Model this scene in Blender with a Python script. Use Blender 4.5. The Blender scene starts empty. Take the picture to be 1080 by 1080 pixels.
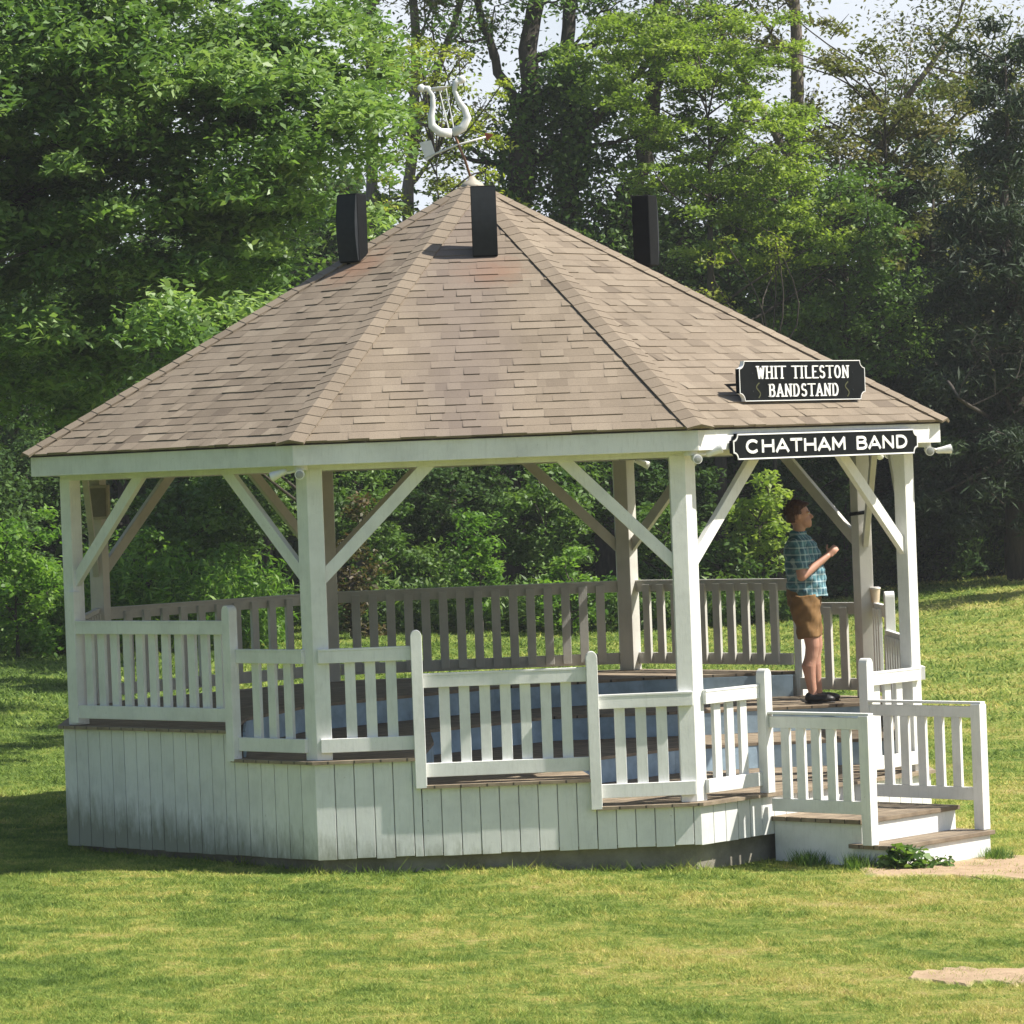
import bpy, math, random
import numpy as np
from mathutils import Vector, Matrix
random.seed(7); rng = np.random.default_rng(7)
S = bpy.context.scene
COL = S.collection
PI = math.pi
R = math.radians

# ------------------------------------------------------------------ helpers
def tag(o, label=None, cat=None, group=None, kind=None):
    if label: o['label'] = label
    if cat: o['category'] = cat
    if group: o['group'] = group
    if kind: o['kind'] = kind
    return o

def empty(name, loc=(0, 0, 0), rz=0, **k):
    o = bpy.data.objects.new(name, None); COL.objects.link(o)
    o.location = loc; o.rotation_euler = (0, 0, rz); o.empty_display_size = .2
    return tag(o, **k)

def V(*a): return np.array(a, float)
def unit(v):
    v = np.asarray(v, float); return v / max(np.linalg.norm(v), 1e-9)

class MB:
    """collects faces, links them as ONE mesh object"""
    def __init__(s): s.v = []; s.f = []; s.a = []; s.smooth = False
    def add(s, vs, fs, a=0.5):
        n = len(s.v); s.v += [tuple(map(float, p)) for p in vs]
        for f in fs: s.f.append(tuple(i + n for i in f)); s.a.append(a)
    def box(s, c, ax, h, a=.5):
        c = np.asarray(c, float); X, Y, Z = [np.asarray(q, float) for q in ax]
        P = [c + X*h[0]*i + Y*h[1]*j + Z*h[2]*k for k in (-1, 1) for j in (-1, 1) for i in (-1, 1)]
        F = [(0, 2, 3, 1), (4, 5, 7, 6), (0, 1, 5, 4), (2, 6, 7, 3), (0, 4, 6, 2), (1, 3, 7, 5)]
        if np.dot(np.cross(X, Y), Z) < 0: F = [f[::-1] for f in F]
        s.add(P, F, a)
    def abox(s, x0, x1, y0, y1, z0, z1, a=.5):
        s.box(((x0+x1)/2, (y0+y1)/2, (z0+z1)/2), ((1, 0, 0), (0, 1, 0), (0, 0, 1)), ((x1-x0)/2, (y1-y0)/2, (z1-z0)/2), a)
    def beam(s, p0, p1, side, w, t, a=.5):
        p0 = np.asarray(p0, float); p1 = np.asarray(p1, float)
        d = p1 - p0; L = np.linalg.norm(d); d = d/L; side = np.asarray(side, float)
        side = unit(side - d*np.dot(side, d)); o = np.cross(d, side)
        s.box((p0+p1)/2, (o, side, d), (w/2, t/2, L/2), a)
    def prism(s, poly, z0, z1, a=.5, org=None, ax=None):
        """poly: 2D ccw list; org/ax: local frame (X,Y,Z)"""
        if ax is None: ax = (V(1, 0, 0), V(0, 1, 0), V(0, 0, 1)); org = V(0, 0, 0)
        X, Y, Z = [np.asarray(q, float) for q in ax]; org = np.asarray(org, float)
        n = len(poly)
        P = [org + X*p[0] + Y*p[1] + Z*z for z in (z0, z1) for p in poly]
        F = [tuple(range(n))[::-1], tuple(range(n, 2*n))] + [(i, (i+1) % n, n+(i+1) % n, n+i) for i in range(n)]
        s.add(P, F, a)
    def tube(s, pts, rad, n=8, a=.5, cap=True, sq=(1, 1), ref=None):
        pts = [np.asarray(p, float) for p in pts]; m = len(pts)
        if np.isscalar(rad): rad = [rad]*m
        up = np.asarray(ref, float) if ref is not None else V(.3, .2, 1)
        rings = []
        for i, p in enumerate(pts):
            d = unit(pts[min(i+1, m-1)] - pts[max(i-1, 0)])
            u = up - d*np.dot(up, d)
            if np.linalg.norm(u) < 1e-3: u = V(1, 0, 0) - d*d[0]
            u = unit(u); w = np.cross(d, u)
            for k in range(n):
                t = 2*PI*k/n
                rings.append(p + (u*math.cos(t)*sq[0] + w*math.sin(t)*sq[1])*rad[i])
        F = []
        for i in range(m-1):
            for k in range(n):
                k2 = (k+1) % n
                F.append((i*n+k, i*n+k2, (i+1)*n+k2, (i+1)*n+k))
        if cap: F += [tuple(range(n))[::-1], tuple((m-1)*n+k for k in range(n))]
        s.add(rings, F, a)
    def capsule(s, p0, p1, r0, r1, n=12, sq=(1, 1), ref=None):
        p0 = np.asarray(p0, float); p1 = np.asarray(p1, float); d = unit(p1-p0)
        pts = []; rs = []
        for t in (80, 60, 35, 0): pts.append(p0 - d*r0*math.sin(R(t))); rs.append(r0*math.cos(R(t)))
        for t in (0, 35, 60, 80): pts.append(p1 + d*r1*math.sin(R(t))); rs.append(r1*math.cos(R(t)))
        s.tube(pts, rs, n, sq=sq, ref=ref)
    def ell(s, c, r, n=14, m=10, rot=None):
        c = np.asarray(c, float); P = []; F = []
        M = np.eye(3) if rot is None else rot
        for i in range(1, m):
            t = PI*i/m
            for k in range(n):
                q = 2*PI*k/n
                P.append(c + M @ V(r[0]*math.sin(t)*math.cos(q), r[1]*math.sin(t)*math.sin(q), r[2]*math.cos(t)))
        P.append(c + M @ V(0, 0, r[2])); P.append(c - M @ V(0, 0, r[2])); T = len(P)-2; B = len(P)-1
        for i in range(m-2):
            for k in range(n):
                k2 = (k+1) % n; F.append((i*n+k, (i+1)*n+k, (i+1)*n+k2, i*n+k2))
        for k in range(n):
            k2 = (k+1) % n; F.append((T, k, k2)); F.append((B, (m-2)*n+k2, (m-2)*n+k))
        s.add(P, F)
    def build(s, name, mat, parent=None, bevel=0, smooth=False, keep=False):
        me = bpy.data.meshes.new(name); me.from_pydata(s.v, [], s.f); me.validate(); me.update()
        if len(me.polygons) == len(s.a):
            at = me.attributes.new('rnd', 'FLOAT', 'FACE'); at.data.foreach_set('value', s.a)
        if smooth: me.polygons.foreach_set('use_smooth', [True]*len(me.polygons))
        me.materials.append(mat)
        o = bpy.data.objects.new(name, me); COL.objects.link(o)
        if parent is not None: o.parent = parent
        if bevel:
            b = o.modifiers.new('b', 'BEVEL'); b.width = bevel; b.segments = 2; b.limit_method = 'ANGLE'
        return o

def remesh(o, vox, smooth=3):
    m = o.modifiers.new('r', 'REMESH'); m.mode = 'VOXEL'; m.voxel_size = vox; m.use_smooth_shade = True
    if smooth:
        q = o.modifiers.new('s', 'SMOOTH'); q.iterations = smooth; q.factor = .5
    dg = bpy.context.evaluated_depsgraph_get(); dg.update()
    me = bpy.data.meshes.new_from_object(o.evaluated_get(dg))
    mats = list(o.data.materials); o.modifiers.clear(); o.data = me
    if not me.materials:
        for mt in mats: me.materials.append(mt)
    me.polygons.foreach_set('use_smooth', [True]*len(me.polygons))
    return o

def quads_mesh(name, P, faces_n, mat, parent=None, rnd=None):
    """P: (N,k,3) array, one k-gon per row"""
    N, k = P.shape[0], P.shape[1]
    me = bpy.data.meshes.new(name)
    me.vertices.add(N*k); me.vertices.foreach_set('co', P.reshape(-1).astype(np.float32))
    me.loops.add(N*k); me.loops.foreach_set('vertex_index', np.arange(N*k, dtype=np.int32))
    me.polygons.add(N)
    me.polygons.foreach_set('loop_start', (np.arange(N)*k).astype(np.int32))
    try: me.polygons.foreach_set('loop_total', np.full(N, k, dtype=np.int32))
    except Exception: pass
    if rnd is not None:
        at = me.attributes.new('rnd', 'FLOAT', 'FACE'); at.data.foreach_set('value', rnd.astype(np.float32))
    me.update(calc_edges=True)
    me.materials.append(mat)
    o = bpy.data.objects.new(name, me); COL.objects.link(o)
    if parent is not None: o.parent = parent
    return o

# ------------------------------------------------------------------ materials
def mat(name):
    m = bpy.data.materials.new(name); m.use_nodes = True
    nt = m.node_tree; return m, nt, nt.nodes['Principled BSDF']
def nd(nt, t, **k):
    n = nt.nodes.new(t)
    for a, b in k.items():
        if a in n.inputs.keys(): n.inputs[a].default_value = b
        else: setattr(n, a, b)
    return n
def ramp(nt, fac, stops):
    r = nt.nodes.new('ShaderNodeValToRGB'); e = r.color_ramp.elements
    while len(e) < len(stops): e.new(.5)
    for i, (p, c) in enumerate(stops): e[i].position = p; e[i].color = (*c, 1)
    nt.links.new(fac, r.inputs[0]); return r.outputs[0]
def noise(nt, scale, detail=4, rough=.6, vec=None, sc=None, out='Fac'):
    tc = nt.nodes.new('ShaderNodeTexCoord'); src = tc.outputs['Object'] if vec is None else vec
    if sc:
        mp = nt.nodes.new('ShaderNodeMapping'); mp.inputs['Scale'].default_value = sc; nt.links.new(src, mp.inputs[0]); src = mp.outputs[0]
    n = nd(nt, 'ShaderNodeTexNoise', Scale=scale, Detail=detail, Roughness=rough)
    nt.links.new(src, n.inputs['Vector']); return n.outputs[out]
def mixc(nt, fac, a, b, mode='MIX'):
    m = nt.nodes.new('ShaderNodeMix'); m.data_type = 'RGBA'; m.blend_type = mode
    for q, val in ((0, fac), (6, a), (7, b)):
        if isinstance(val, (int, float)): m.inputs[q].default_value = val
        elif isinstance(val, tuple): m.inputs[q].default_value = (*val, 1)
        else: nt.links.new(val, m.inputs[q])
    return m.outputs[2]
def mth(nt, op, a, b=0., c=None):
    m = nt.nodes.new('ShaderNodeMath'); m.operation = op
    for q, val in enumerate((a, b) if c is None else (a, b, c)):
        if isinstance(val, (int, float)): m.inputs[q].default_value = val
        else: nt.links.new(val, m.inputs[q])
    return m.outputs[0]
def bump(nt, b, h, strength=.3, dist=.01):
    n = nd(nt, 'ShaderNodeBump', Strength=strength, Distance=dist); nt.links.new(h, n.inputs['Height'])
    nt.links.new(n.outputs[0], b.inputs['Normal'])
def rndattr(nt):
    a = nt.nodes.new('ShaderNodeAttribute'); a.attribute_name = 'rnd'; return a.outputs['Fac']
def sepz(nt, i=2):
    tc = nt.nodes.new('ShaderNodeNewGeometry'); s = nt.nodes.new('ShaderNodeSeparateXYZ')
    nt.links.new(tc.outputs['Position'], s.inputs[0]); return s.outputs[i]
def plain(name, col, rough=.5, metal=0, nz=.1, scale=20):
    m, nt, b = mat(name)
    c2 = tuple(max(0, x*(1-nz*2)) for x in col)
    nt.links.new(ramp(nt, noise(nt, scale), [(.3, c2), (.65, col)]), b.inputs['Base Color'])
    b.inputs['Roughness'].default_value = rough; b.inputs['Metallic'].default_value = metal
    return m

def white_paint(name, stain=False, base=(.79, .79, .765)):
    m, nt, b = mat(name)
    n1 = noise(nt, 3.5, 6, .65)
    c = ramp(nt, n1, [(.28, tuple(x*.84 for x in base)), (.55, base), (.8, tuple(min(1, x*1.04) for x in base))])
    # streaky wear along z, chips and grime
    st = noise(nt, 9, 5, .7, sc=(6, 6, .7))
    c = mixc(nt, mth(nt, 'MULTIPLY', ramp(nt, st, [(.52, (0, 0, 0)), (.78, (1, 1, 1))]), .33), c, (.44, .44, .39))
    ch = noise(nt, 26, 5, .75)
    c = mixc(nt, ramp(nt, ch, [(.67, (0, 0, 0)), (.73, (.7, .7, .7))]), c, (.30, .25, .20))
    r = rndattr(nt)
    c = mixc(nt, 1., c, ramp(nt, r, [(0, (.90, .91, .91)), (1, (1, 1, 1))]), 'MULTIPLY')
    if stain:
        z = sepz(nt)
        g = mth(nt, 'ADD', mth(nt, 'MULTIPLY', z, -3.2), -.15)       # grows downwards where rain splashes
        g = mth(nt, 'ADD', g, mth(nt, 'MULTIPLY', mth(nt, 'SUBTRACT', noise(nt, 5, 6, .7, sc=(3, 3, .8)), .5), 1.7))
        x = sepz(nt, 0)
        g = mth(nt, 'ADD', g, mth(nt, 'MULTIPLY', x, -.40))
        g = mth(nt, 'SUBTRACT', g, .66)
        f = ramp(nt, g, [(.0, (0, 0, 0)), (.9, (.78, .78, .78))])
        c = mixc(nt, f, c, (.15, .16, .09))
    nt.links.new(c, b.inputs['Base Color']); b.inputs['Roughness'].default_value = .55
    bump(nt, b, mth(nt, 'ADD', st, ch), .25, .004)
    return m
M = {}
M['white'] = white_paint('white_paint')
M['shadewhite'] = white_paint('shaded_white_paint', False, (.60, .58, .53))  # same white paint, darkened to put the roof's shade on rear posts and rails
M['skirt'] = white_paint('skirt_paint', True, (.79, .79, .765))
def deck_mat():
    m, nt, b = mat('weathered_deck')
    n = noise(nt, 5, 6, .7, sc=(1, 1, 1)); r = rndattr(nt)
    c = ramp(nt, n, [(.3, (.17, .13, .09)), (.55, (.31, .245, .17)), (.8, (.45, .37, .27))])
    c = mixc(nt, 1., c, ramp(nt, r, [(0, (.66, .64, .62)), (1, (1, 1, 1))]), 'MULTIPLY')
    pu = mth(nt, 'ADD', mth(nt, 'MULTIPLY', sepz(nt, 0), .7266), mth(nt, 'MULTIPLY', sepz(nt, 1), -.687))
    fr = mth(nt, 'FRACT', mth(nt, 'MULTIPLY_ADD', pu, 7.1, 60.)); c = mixc(nt, mth(nt, 'MULTIPLY', mth(nt, 'LESS_THAN', fr, .07), .85), c, (.02, .016, .012))
    nt.links.new(c, b.inputs['Base Color']); b.inputs['Roughness'].default_value = .8
    bump(nt, b, noise(nt, 40, 4, .7), .3, .004); return m
M['deck'] = deck_mat()
M['blue'] = plain('blue_riser_paint', (.36, .49, .60), .6, nz=.18, scale=6)
def concrete():
    m, nt, b = mat('old_concrete')
    c = ramp(nt, noise(nt, 3, 7, .7), [(.3, (.14, .125, .09)), (.6, (.27, .25, .20)), (.8, (.36, .33, .27))])
    nt.links.new(c, b.inputs['Base Color']); b.inputs['Roughness'].default_value = .95
    bump(nt, b, noise(nt, 30, 6, .7), .6, .01); return m
M['concrete'] = concrete()
def shingle(name, hip=False):
    m, nt, b = mat(name); r = rndattr(nt)
    c = ramp(nt, r, [(0, (.155, .119, .084)), (.3, (.213, .168, .119)), (.6, (.245, .195, .14)), (1, (.29, .236, .172))])
    n = noise(nt, 1.1, 5, .6, sc=(1.6, .6, .6))
    c = mixc(nt, 1., c, ramp(nt, n, [(.3, (.82, .82, .82)), (.6, (1, 1, 1))]), 'MULTIPLY')
    g = noise(nt, 120, 2, .8)
    c = mixc(nt, 1., c, ramp(nt, g, [(.3, (.75, .75, .75)), (.7, (1.1, 1.1, 1.1))]), 'MULTIPLY')
    # rusty runs below the speaker brackets
    if not hip:
        tc = nt.nodes.new('ShaderNodeTexCoord')
        for (px, py, sx, sy) in ((.10, -1.42, 3.0, 3.2), (-.98, -.80, 3.0, 3.2)):
            mp = nt.nodes.new('ShaderNodeMapping'); mp.inputs['Location'].default_value = (-px*sx, -py*sy, 0)
            mp.inputs['Scale'].default_value = (sx, sy, 0); nt.links.new(tc.outputs['Object'], mp.inputs[0])
            ln = nt.nodes.new('ShaderNodeVectorMath'); ln.operation = 'LENGTH'; nt.links.new(mp.outputs[0], ln.inputs[0])
            d = mth(nt, 'ADD', ln.outputs['Value'], mth(nt, 'MULTIPLY', mth(nt, 'SUBTRACT', noise(nt, 7, 4, .7), .5), 1.3))
            c = mixc(nt, ramp(nt, d, [(.2, (.55, .55, .55)), (1., (0, 0, 0))]), c, (.22, .10, .05))
        # grey weather streak down the front slope
        x = sepz(nt, 0); s = mth(nt, 'ABSOLUTE', mth(nt, 'ADD', x, .12))
        s = mth(nt, 'ADD', s, mth(nt, 'MULTIPLY', mth(nt, 'SUBTRACT', noise(nt, 2.5, 4, .6), .5), .5))
        c = mixc(nt, ramp(nt, s, [(.1, (.42, .42, .42)), (.5, (0, 0, 0))]), c, (.16, .125, .11))
    nt.links.new(c, b.inputs['Base Color']); b.inputs['Roughness'].default_value = .9
    bump(nt, b, g, .5, .004); return m
M['shingle'] = shingle('asphalt_shingle'); M['hip'] = shingle('hip_shingle', True)
M['ply'] = plain('roof_underside', (.17, .14, .11), .9)
M['black'] = plain('black_plastic', (.008, .009, .010), .7, nz=.2)
M['grey'] = plain('grey_plastic', (.03, .034, .038), .6)
M['signblack'] = plain('sign_black', (.006, .008, .009), .75, nz=.25, scale=9)
for q_ in ('black', 'grey', 'signblack'): M[q_].node_tree.nodes['Principled BSDF'].inputs['Specular IOR Level'].default_value = .12
M['signwhite'] = plain('sign_lettering', (.80, .80, .78), .5, nz=.03)
M['signgold'] = plain('sign_dull_gold', (.075, .08, .03), .5)
M['metalwhite'] = plain('white_enamel', (.80, .80, .79), .35, nz=.04)
M['glass'] = plain('lamp_glass', (.35, .36, .36), .12, nz=.1)
M['brass'] = plain('brown_pole', (.22, .12, .07), .5, .4)
M['beige'] = plain('beige_box', (.42, .38, .30), .6)
M['cup'] = plain('paper_cup', (.62, .50, .36), .6)

def leafmat(name, dark, mid, light, trans=.35, rough=.5, spec=.3):
    m, nt, b = mat(name); r = rndattr(nt)
    c = ramp(nt, r, [(0, dark), (.5, mid), (1, light)])
    nt.links.new(c, b.inputs['Base Color']); b.inputs['Roughness'].default_value = rough
    b.inputs['Specular IOR Level'].default_value = spec
    t = nt.nodes.new('ShaderNodeBsdfTranslucent')
    tc = mixc(nt, 1., c, (1.6, 1.7, .85), 'MULTIPLY'); nt.links.new(tc, t.inputs[0])
    mx = nt.nodes.new('ShaderNodeMixShader'); mx.inputs[0].default_value = trans
    nt.links.new(b.outputs[0], mx.inputs[1]); nt.links.new(t.outputs[0], mx.inputs[2])
    nt.links.new(mx.outputs[0], nt.nodes['Material Output'].inputs[0]); return m
M['oak'] = leafmat('oak_leaf', (0.052, 0.11, 0.026), (0.13, 0.225, 0.058), (0.31, 0.41, 0.16), .35, .48, .5)
M['yellow'] = leafmat('yellow_green_leaf', (.13, .18, .025), (.24, .29, .045), (.38, .40, .09), .45)
M['light'] = leafmat('light_green_leaf', (0.105, 0.17, 0.028), (0.195, 0.28, 0.048), (0.33, 0.4, 0.1), .42)
M['mid'] = leafmat('mid_green_leaf', (0.042, 0.09, 0.02), (0.092, 0.17, 0.035), (0.18, 0.27, 0.07), .3)
M['olive'] = leafmat('olive_leaf', (0.084, 0.105, 0.031), (0.140, 0.161, 0.049), (0.224, 0.189, 0.077), .35)
M['pine'] = leafmat('pine_needle', (.014, .028, .012), (.024, .046, .017), (.045, .074, .026), .12, .6, .3)
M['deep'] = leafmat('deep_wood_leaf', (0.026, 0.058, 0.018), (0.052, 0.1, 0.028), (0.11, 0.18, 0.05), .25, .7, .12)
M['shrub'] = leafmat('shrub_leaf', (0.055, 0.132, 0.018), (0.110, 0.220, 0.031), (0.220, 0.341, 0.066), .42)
M['red'] = leafmat('reddish_shrub_leaf', (.05, .055, .02), (.09, .075, .03), (.14, .09, .04), .3)
def bark(name, a, b2):
    m, nt, b = mat(name)
    c = ramp(nt, noise(nt, 9, 6, .7, sc=(2, 2, .4)), [(.3, a), (.7, b2)])
    nt.links.new(c, b.inputs['Base Color']); b.inputs['Roughness'].default_value = .95
    bump(nt, b, noise(nt, 30, 5, .7, sc=(2, 2, .4)), .8, .02); return m
M['bark'] = bark('dark_bark', (.03, .024, .018), (.085, .07, .055))
M['barkl'] = bark('pale_bark', (.12, .10, .08), (.26, .22, .18))

# lawn colours live in world position so that soil and blades agree
def lawn_color(nt, blade):
    g = nt.nodes.new('ShaderNodeNewGeometry'); P = g.outputs['Position']
    mp = nt.nodes.new('ShaderNodeMapping'); mp.inputs['Scale'].default_value = (1, 1, 0); nt.links.new(P, mp.inputs[0]); P = mp.outputs[0]
    a = noise(nt, .45, 5, .65, vec=P); b_ = noise(nt, 3.2, 5, .7, vec=P); c_ = noise(nt, 13, 4, .75, vec=P)
    s = mth(nt, 'ADD', mth(nt, 'MULTIPLY', a, .34), mth(nt, 'ADD', mth(nt, 'MULTIPLY', b_, .36), mth(nt, 'MULTIPLY', c_, .30)))
    s = mth(nt, 'ADD', s, mth(nt, 'MULTIPLY', sepz(nt, 0), .006))      # drier towards the path side
    yy_ = nt.nodes.new('ShaderNodeClamp'); nt.links.new(sepz(nt, 1), yy_.inputs[0]); yy_.inputs[1].default_value = -2; yy_.inputs[2].default_value = 14
    s = mth(nt, 'ADD', s, mth(nt, 'MULTIPLY', yy_.outputs[0], -.0028))
    col = ramp(nt, s, [(.39, (.095, .165, .035)), (.46, (.20, .295, .06)), (.51, (.33, .395, .095)), (.555, (.50, .48, .15)), (.62, (.58, .49, .22))])
    if blade:
        r = rndattr(nt)
        col = mixc(nt, 1., col, ramp(nt, r, [(0, (.60, .66, .5)), (.5, (.98, 1, .9)), (1, (1.28, 1.18, 1.05))]), 'MULTIPLY')
    else:
        f = noise(nt, 45, 4, .8, vec=P)
        col = mixc(nt, 1., col, ramp(nt, f, [(.3, (.5, .52, .45)), (.7, (1.1, 1.05, 1.0))]), 'MULTIPLY')
    return col, c_
def lawn_mat():
    m, nt, b = mat('lawn_turf'); c, f = lawn_color(nt, False)
    nt.links.new(c, b.inputs['Base Color']); b.inputs['Roughness'].default_value = .95
    b.inputs['Specular IOR Level'].default_value = .1
    bump(nt, b, noise(nt, 30, 5, .8), .9, .05); return m
def blade_mat():
    m, nt, b = mat('grass_blade'); c, f = lawn_color(nt, True)
    nt.links.new(c, b.inputs['Base Color']); b.inputs['Roughness'].default_value = .6; b.inputs['Specular IOR Level'].default_value = .25
    t = nt.nodes.new('ShaderNodeBsdfTranslucent'); nt.links.new(c, t.inputs[0])
    mx = nt.nodes.new('ShaderNodeMixShader'); mx.inputs[0].default_value = .4
    nt.links.new(b.outputs[0], mx.inputs[1]); nt.links.new(t.outputs[0], mx.inputs[2])
    nt.links.new(mx.outputs[0], nt.nodes['Material Output'].inputs[0]); return m
M['lawn'] = lawn_mat(); M['blade'] = blade_mat()
def dirt_mat():
    m, nt, b = mat('bare_sandy_dirt')
    c = ramp(nt, noise(nt, 6, 7, .7), [(.3, (.30, .205, .125)), (.6, (.44, .315, .20)), (.8, (.53, .40, .27))])
    lc, _f = lawn_color(nt, False); ea = nt.nodes.new('ShaderNodeAttribute'); ea.attribute_name = 'edge'
    g = mth(nt, 'ADD', ea.outputs['Fac'], mth(nt, 'MULTIPLY', mth(nt, 'SUBTRACT', noise(nt, 5, 6, .75), .5), .9))
    c = mixc(nt, ramp(nt, g, [(.12, (0, 0, 0)), (.42, (1, 1, 1))]), lc, c)
    nt.links.new(c, b.inputs['Base Color']); b.inputs['Roughness'].default_value = 1
    bump(nt, b, noise(nt, 40, 6, .7), .6, .02); return m
M['dirt'] = dirt_mat()

# ------------------------------------------------------------------ camera, light, sky
cy, cz, pitch, roll, F, th, yaw = -31.8004, 2.5918, -.0111, -.0381, 3946.86, .028, .0073
cp, sp, cw, sw = math.cos(pitch), math.sin(pitch), math.cos(yaw), math.sin(yaw)
fwd = V(sw*cp, cw*cp, sp); r0 = V(cw, -sw, 0); u0 = np.cross(r0, fwd)
cr, sr = math.cos(roll), math.sin(roll)
rt = cr*r0 + sr*u0; up = -sr*r0 + cr*u0
cd = bpy.data.cameras.new('camera'); cam = bpy.data.objects.new('camera', cd); COL.objects.link(cam)
cd.lens = F/1080*36; cd.sensor_width = 36; cd.clip_end = 2000; cd.clip_start = .5
cam.matrix_world = Matrix(((rt[0], up[0], -fwd[0], 0), (rt[1], up[1], -fwd[1], cy), (rt[2], up[2], -fwd[2], cz), (0, 0, 0, 1)))
S.camera = cam

SUN_AZ, SUN_EL = -7., 51.      # azimuth ccw from +X
sd = V(math.cos(R(SUN_AZ))*math.cos(R(SUN_EL)), math.sin(R(SUN_AZ))*math.cos(R(SUN_EL)), math.sin(R(SUN_EL)))
ld = bpy.data.lights.new('sun', 'SUN'); ld.energy = 5.0; ld.angle = R(.55); ld.color = (1, .95, .86)
sun = bpy.data.objects.new('sun', ld); COL.objects.link(sun)
sun.rotation_euler = Vector(sd).to_track_quat('Z', 'Y').to_euler()
w = bpy.data.worlds.new('World'); S.world = w; w.use_nodes = True
nt = w.node_tree; sk = nt.nodes.new('ShaderNodeTexSky'); sk.sky_type = 'NISHITA'; sk.sun_disc = False
sk.sun_elevation = R(SUN_EL); sk.sun_rotation = R(90-SUN_AZ); sk.dust_density = 1.2; sk.air_density = 1.0; sk.ozone_density = 1.
bg = nt.nodes['Background']; bg.inputs[1].default_value = .08; nt.links.new(sk.outputs[0], bg.inputs[0])
# a bright bank of thin cloud low over the wood, open sky elsewhere
tcw = nt.nodes.new('ShaderNodeTexCoord'); sx_ = nt.nodes.new('ShaderNodeSeparateXYZ'); nt.links.new(tcw.outputs['Generated'], sx_.inputs[0])
def mr(src, a, b_):
    q = nt.nodes.new('ShaderNodeMapRange'); q.interpolation_type = 'SMOOTHSTEP'; q.inputs[1].default_value = a; q.inputs[2].default_value = b_; nt.links.new(src, q.inputs[0]); return q.outputs[0]
nz_ = nd(nt, 'ShaderNodeTexNoise', Scale=5.0, Detail=5, Roughness=.6); nt.links.new(tcw.outputs['Generated'], nz_.inputs['Vector'])
mk = mth(nt, 'MULTIPLY', mr(sx_.outputs[1], .2, .8), mth(nt, 'MULTIPLY', mr(sx_.outputs[2], .60, .20), mr(nz_.outputs['Fac'], .22, .62)))
b2 = nt.nodes.new('ShaderNodeBackground'); b2.inputs[0].default_value = (.86, .92, 1, 1); b2.inputs[1].default_value = .60
mxs = nt.nodes.new('ShaderNodeMixShader'); nt.links.new(mk, mxs.inputs[0]); nt.links.new(bg.outputs[0], mxs.inputs[1]); nt.links.new(b2.outputs[0], mxs.inputs[2])
nt.links.new(mxs.outputs[0], nt.nodes['World Output'].inputs[0])
S.view_settings.view_transform = 'Standard'; S.view_settings.look = 'None'; S.view_settings.exposure = .75
S.view_settings.gamma = 1; S.view_settings.use_curve_mapping = False
S.cycles.max_bounces = 5; S.cycles.transparent_max_bounces = 4; S.cycles.diffuse_bounces = 3; S.cycles.glossy_bounces = 2; S.cycles.transmission_bounces = 3

# ------------------------------------------------------------------ ground
def sstep(a, b, x):
    t = np.clip((x-a)/(b-a), 0, 1); return t*t*(3-2*t)
def gz(x, y):
    x = np.asarray(x, float); y = np.asarray(y, float)
    z = -.44 - .032*np.clip(x, -9, 9)
    z = z + .45*sstep(6, 36, y) + .72*sstep(2, 11, x)*sstep(8, 34, y)
    z = z + .012*np.sin(x*2.1+1.3)*np.cos(y*1.7) + .008*np.sin(x*4.3+y*3.1)
    return z
def ground():
    xs = np.concatenate([np.array([-140, -100, -50, -30]), np.linspace(-20, 20, 161), np.array([30, 50, 100, 140])])
    ys = np.concatenate([np.array([-60, -45]), np.linspace(-34, 60, 377), np.array([80, 120, 180])])
    X, Y = np.meshgrid(xs, ys); Z = gz(X, Y)
    P = np.stack([X, Y, Z], -1).reshape(-1, 3); nx = len(xs)
    I = (np.arange(len(ys)-1)[:, None]*nx + np.arange(nx-1)[None]).reshape(-1)
    f = np.stack([I, I+1, I+nx+1, I+nx], -1)
    me = bpy.data.meshes.new('lawn'); me.from_pydata(P.tolist(), [], f.tolist()); me.update(); me.materials.append(M['lawn'])
    me.polygons.foreach_set('use_smooth', [True]*len(me.polygons))
    o = bpy.data.objects.new('lawn', me); COL.objects.link(o); tag(o, kind='structure')
ground()
PATHS = []
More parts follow.
